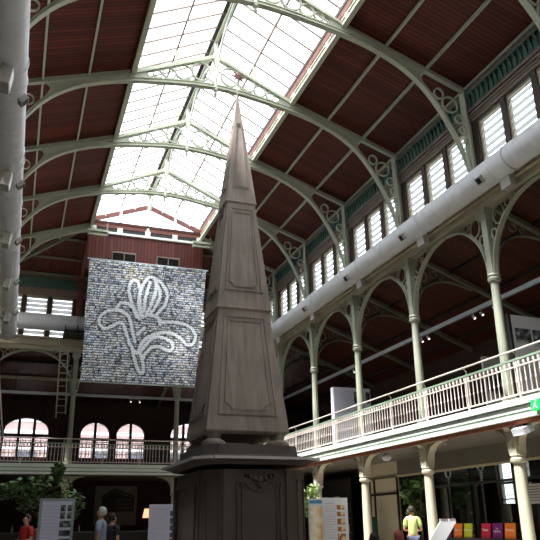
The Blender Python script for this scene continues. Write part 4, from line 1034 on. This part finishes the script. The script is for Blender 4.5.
# room behind shopfront: door panel and ring lamps
struct(MB().box((XS+.05, 24.6, 0), (XO, 24.7, 3.6)), 'wall_shop_cross', 'dark')
r = thing('shop_door', 'grey brown inner door seen through the shop glass', 'door', (15.7, 19.2, 0)); o = r.location.copy()
g = MB(o); g.box((15.6, 21.7, 0), (15.68, 22.8, 2.5)); g.build('leaf', 'plaster', r); g = MB(o); g.box((15.56, 21.6, 2.5), (15.7, 22.9, 2.68)); g.build('lintel', 'taupe', r)
def ringlamp(x, y, z, label, pole):
    r = thing('ring_lamp', label, 'lamp', (x, y, z), group='white ring lamps behind the shop glass'); o = r.location.copy()
    g = MB(o); g.ring((x, y, z), .11, .15, .05, .05, 'XZ', 16); g.build('ring', 'lampwhite', r)
    g = MB(o)
    for k in range(4): g.lathe([(.03, 0), (.09-.01*k, .02), (.03, .04)], (x, y, z-.24-.08*k), 10)
    g.tube([(x, y, z-.14), (x, y, z-.6)], .02, 6); g.build('ribbed_neck', 'lampwhite', r)
    g = MB(o); g.tube([(x, y, z-.6), (x, y, z-1.3 if not pole else .05)], .035, 8); g.build('pole', 'lampgrey', r)
    if pole: g = MB(o); g.lathe([(.2, 0), (.2, .04), (.04, .06)], (x, y, 0), 14); g.build('base', 'black', r)
    return r
ringlamp(14.75, 20.1, 3.06, 'white ring topped lamp on a pole beside the bright window', True)
ringlamp(15.2, 22.7, 3.0, 'white ring topped lamp deeper in the shop, above the foliage', True)
r = thing('notice_panel', 'pale grey notice panel at the right edge behind the nearest lower column', 'sign', (13.1, 15.6, 1.7)); o = r.location.copy()
g = MB(o); g.box((13.05, 15.2, 1.75), (13.1, 15.95, 2.25)); g.build('sheet', 'lampgrey', r); g = MB(o); g.box((13.06, 15.5, 0), (13.09, 15.56, 1.75)); g.build('post', 'black', r)
g = MB(o)
for k in range(6): g.box((13.04, 15.3, 1.82+k*.07), (13.049, 15.85, 1.84+k*.07))
g.build('text_lines', 'plaster', r)

# coloured display boards with a word each, standing on a shelf
r = thing('display_counter', 'low dark counter under the coloured title boards', 'counter', (13.3, 18.2, 0)); o = r.location.copy()
g = MB(o); g.box((13.12, 16.6, .8), (13.55, 20.4, .85)); g.build('top', 'dark', r)
for y in (16.6, 18.4, 20.1): g = MB(o); g.box((13.2, y, 0), (13.5, y+.08, .8)); g.build('leg', 'black', r)
M['txt'] = mat('white_lettering', srgb(250, 246, 246), .5)
cb = [(19.84, .42, 'purple', (120, 30, 110), 'Art', 'partly hidden behind the white leaflet stand'), (19.27, .42, 'orange', (246, 128, 40), 'Sculpture', 'between the leaflet stand and the lime one'), (18.74, .4, 'lime green', (206, 216, 40), 'Architecture', 'beside the dark gap'),
      (17.86, .42, 'crimson', (214, 28, 72), 'Mode', 'right of the dark gap'), (17.32, .45, 'purple', (132, 32, 130), 'Les\nIndustries', 'between the crimson and the last orange one'), (16.76, .46, 'orange', (248, 134, 48), 'Patrimoine', 'last on the right')]
for y, w, cn, c, t, place in cb:
    y += .22
    r = thing('title_board', '%s title board with white word, %s' % (cn, place), 'board', (13.2, y, .85), group='coloured title boards on the counter'); o = r.location.copy()
    g = MB(o); g.prism([(13.18, y-w/2, .85), (13.18, y+w/2, .85), (13.24, y+w/2, 1.27), (13.24, y-w/2, 1.27)], (.02, 0, 0)); g.build('panel', mat('title_board_'+cn, srgb(*c), .5, noise=(2, .02)), r)
    text_mesh('lettering', t, .11 if len(t) < 6 else .078, 'txt', r, (-.003, 0, .24), (PI/2-.14*0, 0, -PI/2))

# leaflet stand
r = thing('leaflet_stand', 'white sloping leaflet stand beside the second lower column', 'stand', (10.0, 15.5, 0), 0); o = r.location.copy()
g = MB(o); g.prism([(9.55, 15.5, .75), (10.0, 15.5, .75), (10.55, 15.6, 1.33), (10.08, 15.6, 1.33)], (0, .03, 0)); g.build('sloping_top', 'white', r)
for k in range(2):
    g = MB(o); x = 10.1+k*.25; g.box((x, 15.63, 1.28), (x+.2, 15.66, 1.4)); q = g.build('leaflet', 'white', r)
    g = MB(o); g.box((x+.03, 15.62, 1.36), (x+.17, 15.63, 1.38)); g.build('red_line', 'red', q)
g = MB(o); g.box((9.55, 15.5, 0), (9.95, 15.6, .76)); g.build('pedestal', 'white', r)

# shelves with items to the far right, dim
r = thing('shelf_unit', 'dim shelf unit left of the third lower column with dark green boxes', 'shelf', (14.0, 30.6, 0)); o = r.location.copy()
g = MB(o); g.box((14.1, 28.8, 0), (14.2, 33, 3.2)); g.build('back', 'dark', r)
for z in (.9, 1.5, 2.1): g = MB(o); g.box((13.8, 28.8, z), (14.12, 33, z+.04)); g.build('shelf', 'facade_dark', r)
teal = mat('teal_box_paint', srgb(50, 110, 108), .5); och = mat('ochre_box_paint', srgb(150, 120, 60), .5)
for k in range(9):
    y = 29.0+k*.44; zz = (.94, 1.54, 2.14)[k % 3]; g = MB((13.95, y, zz)); g.box((13.84, y-.12, zz), (14.06, y+.12, zz+.3))
    g.box((13.86, y-.1, zz+.3), (14.04, y+.1, zz+.33))
    tag(g.build('storage_box', teal if k % 2 else och), 'small %s box on the dim shelf unit beyond the cream partition' % ('teal' if k % 2 else 'ochre'), 'box', '%s boxes on the shelf unit' % ('teal' if k % 2 else 'ochre'))

# ---------------------------------------------------------------- ground floor far end: building photo, bar, lamp, bottles
r = thing('building_photo', 'large faded black and white photo of a building on the far wall', 'picture', (5.2, YO-.1, 1.4)); o = r.location.copy()
g = MB(o); g.box((4.15, YO-.09, 1.35), (6.35, YO-.02, 3.32)); g.build('print', mat('faded_grey_print', srgb(120, 120, 114), .7, noise=(1, .15)), r)
g = MB(o); y = YO-.095
g.prism([(4.5, y, 2.0), (4.5, y, 2.7), (5.15, y, 3.05), (6.2, y, 2.72), (6.2, y, 2.05)], (0, -.008, 0)); g.prism([(4.45, y, 2.7), (5.15, y, 3.08), (6.25, y, 2.74), (6.25, y, 2.82), (5.15, y, 3.2), (4.45, y, 2.8)], (0, -.012, 0)); g.build('building_shape', 'dark', r)
g = MB(o)
for k in range(6):
    for j in range(3): x = 5.25+k*.15; g.box((x, y-.02, 2.15+j*.2), (x+.07, y-.008, 2.27+j*.2))
g.build('window_shapes', 'plaster', r)
r = thing('bar_counter', 'long dark bar counter along the far end of the ground floor', 'counter', (4, 35.4, 0)); o = r.location.copy()
g = MB(o); g.box((-1, 35.2, 0), (9.5, 35.7, 1.05)); g.build('body', 'dark', r); g = MB(o); g.box((-1.05, 35.1, 1.05), (9.55, 35.8, 1.1)); g.build('worktop', 'plaster', r)
r = thing('table_lamp', 'lit table lamp with warm orange shade standing on the far bar counter', 'lamp', (6.3, 35.4, 1.1)); o = r.location.copy()
g = MB(o); g.lathe([(.1, 1.1), (.1, 1.13), (.02, 1.16), (.018, 1.8)], (6.3, 35.4, 0), 10); g.build('stem', 'black', r)
g = MB(o); g.lathe([(.2, 1.68), (.12, 2.1)], (6.3, 35.4, 0), 16); g.build('lamp_shade', emit('lit_orange_shade', (1., .42, .22), 1.6), r)
glassm = mat('clear_bottle', srgb(150, 150, 146), .15, spec=.8)
bt = None
for k in range(14):
    x = .2+k*.42+random.uniform(-.08, .08) if k < 8 else 4.0+(k-8)*.2
    if bt is None:
        g = MB((x, 35.35, 1.1)); g.lathe([(.04, 1.1), (.042, 1.3), (.015, 1.36), (.015, 1.42)], (x, 35.35, 0), 10); bt = g.build('bottle', glassm, None, True); tag(bt, 'small pale bottle standing on the far bar counter', 'bottle', 'bottles on the far bar')
    else:
        c = bt.copy(); COL.objects.link(c); c.location = (x, 35.35, 1.1)

# ---------------------------------------------------------------- plants
def leafmat(name, c):
    m = mat(name, c, .5, noise=(2.5, .2)); return m
M['leaf'] = leafmat('green_leaves', srgb(92, 122, 66)); M['leaf2'] = leafmat('pale_green_leaves', srgb(150, 170, 110))
M['bark'] = mat('brown_bark', srgb(84, 66, 50), .8); M['pot'] = mat('dark_pot', srgb(50, 46, 44), .6)
def tree(x, y, label, crowns, n, ls, leaf, h0=1.3, potr=.32, seed=1, narrow=False):
    rng = random.Random(seed)
    r = thing('potted_tree', label, 'tree', (x, y, 0)); o = r.location.copy()
    g = MB(o); g.lathe([(potr*.75, 0), (potr, .5), (potr*1.06, .5), (potr*1.06, .56), (potr*.9, .56), (potr*.88, .5)], (x, y, 0), 18); g.build('pot', 'pot', r, True)
    g = MB(o); g.tube([(x, y, .45), (x+.03, y, 1.), (x-.02, y, h0)], [.05, .04, .035], 8)
    for (cx, cz, rx, rz, cy) in crowns:
        g.tube([(x-.02, y, h0), (x+(cx-x)*.5, y+cy*.5, h0+(cz-h0)*.6), (cx, y+cy, cz)], [.03, .02, .008], 6)
    g.build('trunk', 'bark', r, True)
    g = MB(o)
    for k in range(n):
        cx, cz, rx, rz, cy = rng.choice(crowns)
        while True:
            p = Vector((rng.uniform(-1, 1), rng.uniform(-1, 1), rng.uniform(-1, 1)))
            if .25 < p.length < 1: break
        c = Vector((cx+p.x*rx, y+cy+p.y*rx*.8, cz+p.z*rz))
        d = Vector((rng.gauss(0, 1), rng.gauss(0, 1), rng.gauss(-.3, .6))).normalized(); s_ = d.cross(Vector((rng.gauss(0, .4), rng.gauss(0, .4), 1))).normalized()
        L_ = ls*rng.uniform(.7, 1.3); W_ = L_*(.32 if not narrow else .1)
        nrm = d.cross(s_)*(L_*.06)
        g.add([c-d*L_/2, c+s_*W_-d*L_*.1, c+d*L_/2, c-s_*W_-d*L_*.1, c+nrm-d*L_*.05], [(0, 1, 4), (1, 2, 4), (2, 3, 4), (3, 0, 4)])
    g.build('foliage', leaf, r, fix=False)
    return r
tree(1.0, 20.6, 'bushy green potted tree behind the left information board', [(1.05, 2.35, .55, .45, 0), (.35, 2.35, .5, .3, .1), (-.15, 2.25, .3, .25, -.1), (1.55, 1.9, .4, .4, .1), (1.15, 2.8, .2, .25, 0), (.6, 1.95, .5, .3, .2)], 900, .16, 'leaf', seed=2)
tree(9.9, 23.0, 'sunlit pale green potted tree right beside the obelisk pedestal', [(9.7, 2.15, .35, .4, 0), (9.95, 2.4, .25, .25, .1), (9.6, 1.8, .3, .3, 0)], 380, .14, 'leaf2', seed=3)
tree(13.2, 21.6, 'tall leafy plant by the shop glass beyond the man in green', [(13.1, 2.3, .4, .45, .4), (13.2, 1.7, .35, .4, .2), (13.1, 2.6, .3, .2, -.4)], 480, .22, 'leaf', seed=4)
tree(14.9, 21.4, 'leafy plant inside the shop behind the glass', [(14.9, 2.5, .4, .35, 0), (14.9, 2.0, .3, .3, .3)], 320, .2, 'leaf', seed=5)

# ---------------------------------------------------------------- people
M['skin'] = mat('skin', srgb(196, 148, 122), .55, noise=(8, .05))
def skinned(name, nodes, edges, m, parent, sub=2, root=0, smooth_=True):
    me = bpy.data.meshes.new(name); me.from_pydata([n[:3] for n in nodes], edges, [])
    ob_ = bpy.data.objects.new(name, me); COL.objects.link(ob_); ob_.parent = parent
    md = ob_.modifiers.new('skin', 'SKIN'); md.use_smooth_shade = True
    sv = me.skin_vertices[0] if me.skin_vertices else None
    if sv is None:
        bm = bmesh.new(); bm.from_mesh(me); bm.verts.layers.skin.verify(); bm.to_mesh(me); bm.free(); sv = me.skin_vertices[0]
    for i, n in enumerate(nodes):
        rr = n[3]; sv.data[i].radius = (rr, rr) if not isinstance(rr, tuple) else rr; sv.data[i].use_root = (i == root)
    s2 = ob_.modifiers.new('sub', 'SUBSURF'); s2.levels = sub; s2.render_levels = sub
    me.materials.append(M[m] if isinstance(m, str) else m)
    return ob_
def person(label, loc, rz, shirt, trousers, hair, H=1.75, seated=False, arms='relaxed', longhair=False, group=None):
    k = H/1.75
    r = thing('person', label, 'person', loc, rz); r.scale = (k, k, k)
    dz = -.47 if seated else 0
    N = []; E = []
    def nd(x, y, z, rad, par=None):
        N.append((x, y, z, rad)); i = len(N)-1
        if par is not None: E.append((par, i))
        return i
    pel = nd(0, 0, .95+dz, .125); be = nd(0, 0, 1.1+dz, .12, pel); ch = nd(0, -.01, 1.28+dz, .135, be); nb = nd(0, -.01, 1.44+dz, .08, ch); nk = nd(0, .0, 1.5+dz, .052, nb)
    hd0 = nd(0, .02, 1.565+dz, .07, nk); hd = nd(0, .015, 1.645+dz, .088, hd0); tp = nd(0, .0, 1.71+dz, .06, hd)
    nose = nd(0, .118, 1.61+dz, .012, hd)
    legs = {}
    for s in (-1, 1):
        hip = nd(s*.09, 0, .88+dz, .092, pel)
        if seated:
            kn = nd(s*.13, .42, .5, .058, hip); an = nd(s*.13, .42, .09, .04, kn); to = nd(s*.14, .58, .04, .035, an)
        else:
            kn = nd(s*.1, .02, .5, .056, hip); an = nd(s*.1, -.01, .09, .04, kn); to = nd(s*.12, .15, .04, .034, an)
        sh = nd(s*.175, -.01, 1.4+dz, .055, nb)
        if arms == 'hold' and True:
            el = nd(s*.24, .0, 1.12+dz, .04, sh); wr = nd(s*.17, .24, 1.1+dz, .027, el); dirv = Vector((-s*.3, .95, .05)).normalized()
        elif seated:
            el = nd(s*.24, .05, 1.13+dz, .04, sh); wr = nd(s*.16, .27, 1.05+dz, .027, el); dirv = Vector((-s*.2, .95, -.2)).normalized()
        else:
            el = nd(s*.235, -.02, 1.12+dz, .04, sh); wr = nd(s*.25, .06, .87+dz, .027, el); dirv = Vector((0, .15, -1)).normalized()
        W = Vector(N[wr][:3]); pa = W+dirv*.06; pi = nd(*pa, .03, wr)
        sd = dirv.cross(Vector((1, 0, 0)) if arms != 'hold' and not seated else Vector((0, 0, 1))).normalized()
        bend = Vector((-s, 0, 0)) if not (arms == 'hold' or seated) else Vector((0, 0, -1))
        for q, (f_, L_) in enumerate(((-.03, .075), (-.01, .085), (.01, .08), (.03, .062))):
            b0 = nd(*(pa+sd*f_+dirv*.035), .0095, pi); b1 = nd(*(pa+sd*f_*1.1+dirv*(.035+L_*.5)+bend*.012), .0085, b0); nd(*(pa+sd*f_*1.1+dirv*(.03+L_*.85)+bend*.04), .0075, b1)
        t0 = nd(*(W+dirv*.03-sd*.035), .0105, pi); nd(*(W+dirv*.075-sd*.06+bend*.01), .009, t0)
        legs[s] = (hip, kn, an, to, sh, el, wr)
    skinned('body', N, E, 'skin', r, 2)
    V = lambda i: N[i][:3]
    # shirt
    A = [(*V(pel)[:2], V(pel)[2]-.04, .142), (*V(be), .138), (*V(ch), .152), (*V(nb)[:2], V(nb)[2]-.01, .095)]; Eg = [(0, 1), (1, 2), (2, 3)]
    for s in (-1, 1):
        sh, el = Vector(V(legs[s][4])), Vector(V(legs[s][5])); m_ = sh.lerp(el, .75); b0 = len(A); A += [(*sh, .075), (*m_, .066)]; Eg += [(3, b0), (b0, b0+1)]
    skinned('shirt', A, Eg, shirt, r, 2)
    A = [(*V(pel), .138)]; Eg = []
    for s in (-1, 1):
        h, kk, a_ = [V(i) for i in legs[s][:3]]; b0 = len(A); A += [(*h, .108), (*kk, .078), (a_[0], a_[1], a_[2]+.03, .062)]; Eg += [(0, b0), (b0, b0+1), (b0+1, b0+2)]
    skinned('trousers', A, Eg, trousers, r, 2)
    for s in (-1, 1):
        a_, t_ = V(legs[s][2]), V(legs[s][3]); g = MB(); g.tube([(a_[0], a_[1]-.05, .045), (a_[0], a_[1]+.03, .05), t_, (t_[0], t_[1]+.05, .03)], [.035, .05, .045, .02], 10); g.build('shoe', 'black', r, True)
    # hair cap, ears, eyes, mouth
    hz = V(hd)[2]
    g = MB(); g.lathe([(.001, .115), (.05, .105), (.085, .07), (.103, .02), (.1, -.03), (.085, -.07)] if not longhair else [(.001, .118), (.055, .106), (.09, .07), (.108, .0), (.108, -.1), (.1, -.2), (.07, -.26)], (0, 0, 0), 16)
    for i, v in enumerate(g.v):
        y = v.y-.02
        if v.z < .045 and y > 0: y *= .25
        g.v[i] = Vector((v.x*.93, y*1.02, v.z+hz+.01))
    g.build('hair', hair, r, True)
    for s in (-1, 1):
        g = MB(); g.lathe([(.004, -.03), (.014, -.02), (.018, 0), (.014, .022), (.004, .03)], (s*.093, .005, hz-.02), 8); g.build('ear', 'skin', r, True)
        g = MB(); g.lathe([(.002, -.012), (.01, -.006), (.012, 0), (.01, .006), (.002, .012)], (s*.033, .09, hz-.005), 8); g.build('eye', 'black', r, True)
    g = MB(); g.tube([(-.025, .088, hz-.085), (0, .096, hz-.083), (.025, .088, hz-.085)], .006, 6); g.build('mouth', 'red', r, True)
    return r
sh = {n: mat(n, srgb(*c), .8, noise=(9, .05), bump=(14, .15)) for n, c in dict(lime_shirt=(196, 210, 132), red_shirt=(196, 50, 46), grey_shirt=(150, 156, 178), dark_shirt=(34, 36, 46), pink_top=(190, 90, 90), navy_top=(40, 40, 56), blue_trousers=(66, 70, 96), dark_trousers=(40, 40, 46)).items()}
hr = {n: mat(n, srgb(*c), .7, noise=(20, .15)) for n, c in dict(dark_hair=(48, 34, 30), white_hair=(186, 184, 180), red_hair=(150, 74, 58), black_hair=(40, 28, 28), brown_hair=(70, 46, 40)).items()}
man = person('man in a lime green shirt standing with his back to the camera', (10.9, 18.3, 0), -.55, sh['lime_shirt'], sh['blue_trousers'], hr['dark_hair'], 1.76, arms='hold')
g = MB((11.17, 18.6, 1.1)); g.box((11.02, 18.5, 1.1), (11.2, 18.62, 1.14)); tag(g.build('booklet', 'white'), 'small white booklet held by the man in the lime green shirt', 'booklet')
person('person in a red shirt at the left edge, behind the information board', (.42, 19.0, 0), 2.2, sh['red_shirt'], sh['dark_trousers'], hr['brown_hair'], 1.62, arms='hold')
person('person in a pink top partly hidden behind the left information board', (.78, 19.3, 0), 2.6, sh['pink_top'], sh['dark_trousers'], hr['black_hair'], 1.55)
person('white haired man in a grey shirt facing left beside the left tree', (1.96, 16.8, 0), 1.2, sh['grey_shirt'], sh['dark_trousers'], hr['white_hair'], 1.74)
person('person in dark clothes standing behind the white haired man', (2.42, 18.3, 0), -.9, sh['dark_shirt'], sh['dark_trousers'], hr['black_hair'], 1.62)
def chair(x, y, rz, label):
    r = thing('cafe_chair', label, 'chair', (x, y, 0), rz); dk = 'black'
    g = MB(); g.box((-.2, -.2, .42), (.2, .22, .45)); g.build('seat', dk, r)
    g = MB(); g.box((-.2, -.24, .6), (.2, -.215, .85)); g.build('backrest', dk, r)
    for sx in (-1, 1):
        for sy in (-1, 1):
            g = MB(); g.tube([(sx*.18, sy*.19, .42 if sy > 0 else .84), (sx*.2, sy*.22, 0)], .014, 6); g.build('leg', dk, r)
    return r
for (x, y, rz, lb, shn, hn, lh, kk) in ((6.82, 12.0, .1, 'seated red haired person at the bottom edge left of the man in green', 'pink_top', 'red_hair', True, 1.62), (5.95, 11.3, -.1, 'seated dark haired person, head just above the bottom edge near the third lower column', 'navy_top', 'black_hair', False, 1.6)):
    person(lb, (x, y, 0), rz, sh[shn], sh['dark_trousers'], hr[hn], kk, seated=True, longhair=lh)
    chair(x, y, rz, 'dark cafe chair under the seated %s person' % ('red haired' if lh else 'dark haired'))

# ---------------------------------------------------------------- light
W = bpy.data.worlds.new('overcast_sky'); SC.world = W; W.use_nodes = True; nt = W.node_tree
bg = nt.nodes['Background']; tc = nt.nodes.new('ShaderNodeTexCoord'); n = nt.nodes.new('ShaderNodeTexNoise'); n.inputs['Scale'].default_value = 2.2; n.inputs['Detail'].default_value = 3
cr = nt.nodes.new('ShaderNodeValToRGB'); cr.color_ramp.elements[0].color = (.86, .93, 1, 1); cr.color_ramp.elements[1].color = (1, 1, 1, 1); cr.color_ramp.elements[0].position = .35; cr.color_ramp.elements[1].position = .65
nt.links.new(tc.outputs['Generated'], n.inputs['Vector']); nt.links.new(n.outputs['Fac'], cr.inputs[0]); nt.links.new(cr.outputs[0], bg.inputs['Color'])
bg.inputs['Strength'].default_value = 3.3
sd = bpy.data.lights.new('sun', 'SUN'); sd.energy = 19; sd.angle = .12; sd.color = (1, .97, .92)
so = bpy.data.objects.new('sun', sd); COL.objects.link(so); so.rotation_euler = Vector((.545, .06, -1)).to_track_quat('-Z', 'Y').to_euler(); so.location = (-10, 10, 30)

# ---------------------------------------------------------------- camera
F = Vector((0.32066968, 0.88113726, 0.34751702)); Rv = Vector((0.94125454, -0.33745049, -0.0129248)); U = Vector((-0.10588127, -0.33124657, 0.93758459))
cam = bpy.data.cameras.new('camera'); co = bpy.data.objects.new('camera', cam); COL.objects.link(co)
co.matrix_world = Matrix(((Rv.x, U.x, -F.x, 0), (Rv.y, U.y, -F.y, 0), (Rv.z, U.z, -F.z, 1.35), (0, 0, 0, 1)))
cam.sensor_width = 36; cam.sensor_fit = 'HORIZONTAL'; cam.lens = 683.4986/540*36; cam.clip_end = 300; cam.clip_start = .05
SC.camera = co
SC.view_settings.view_transform = 'Standard'; SC.view_settings.look = 'None'; SC.view_settings.exposure = 0.18; SC.view_settings.gamma = 1; SC.view_settings.use_curve_mapping = False
SC.cycles.max_bounces = 9; SC.cycles.diffuse_bounces = 4; SC.cycles.transparent_max_bounces = 16; SC.cycles.transmission_bounces = 6; SC.cycles.sample_clamp_indirect = 4
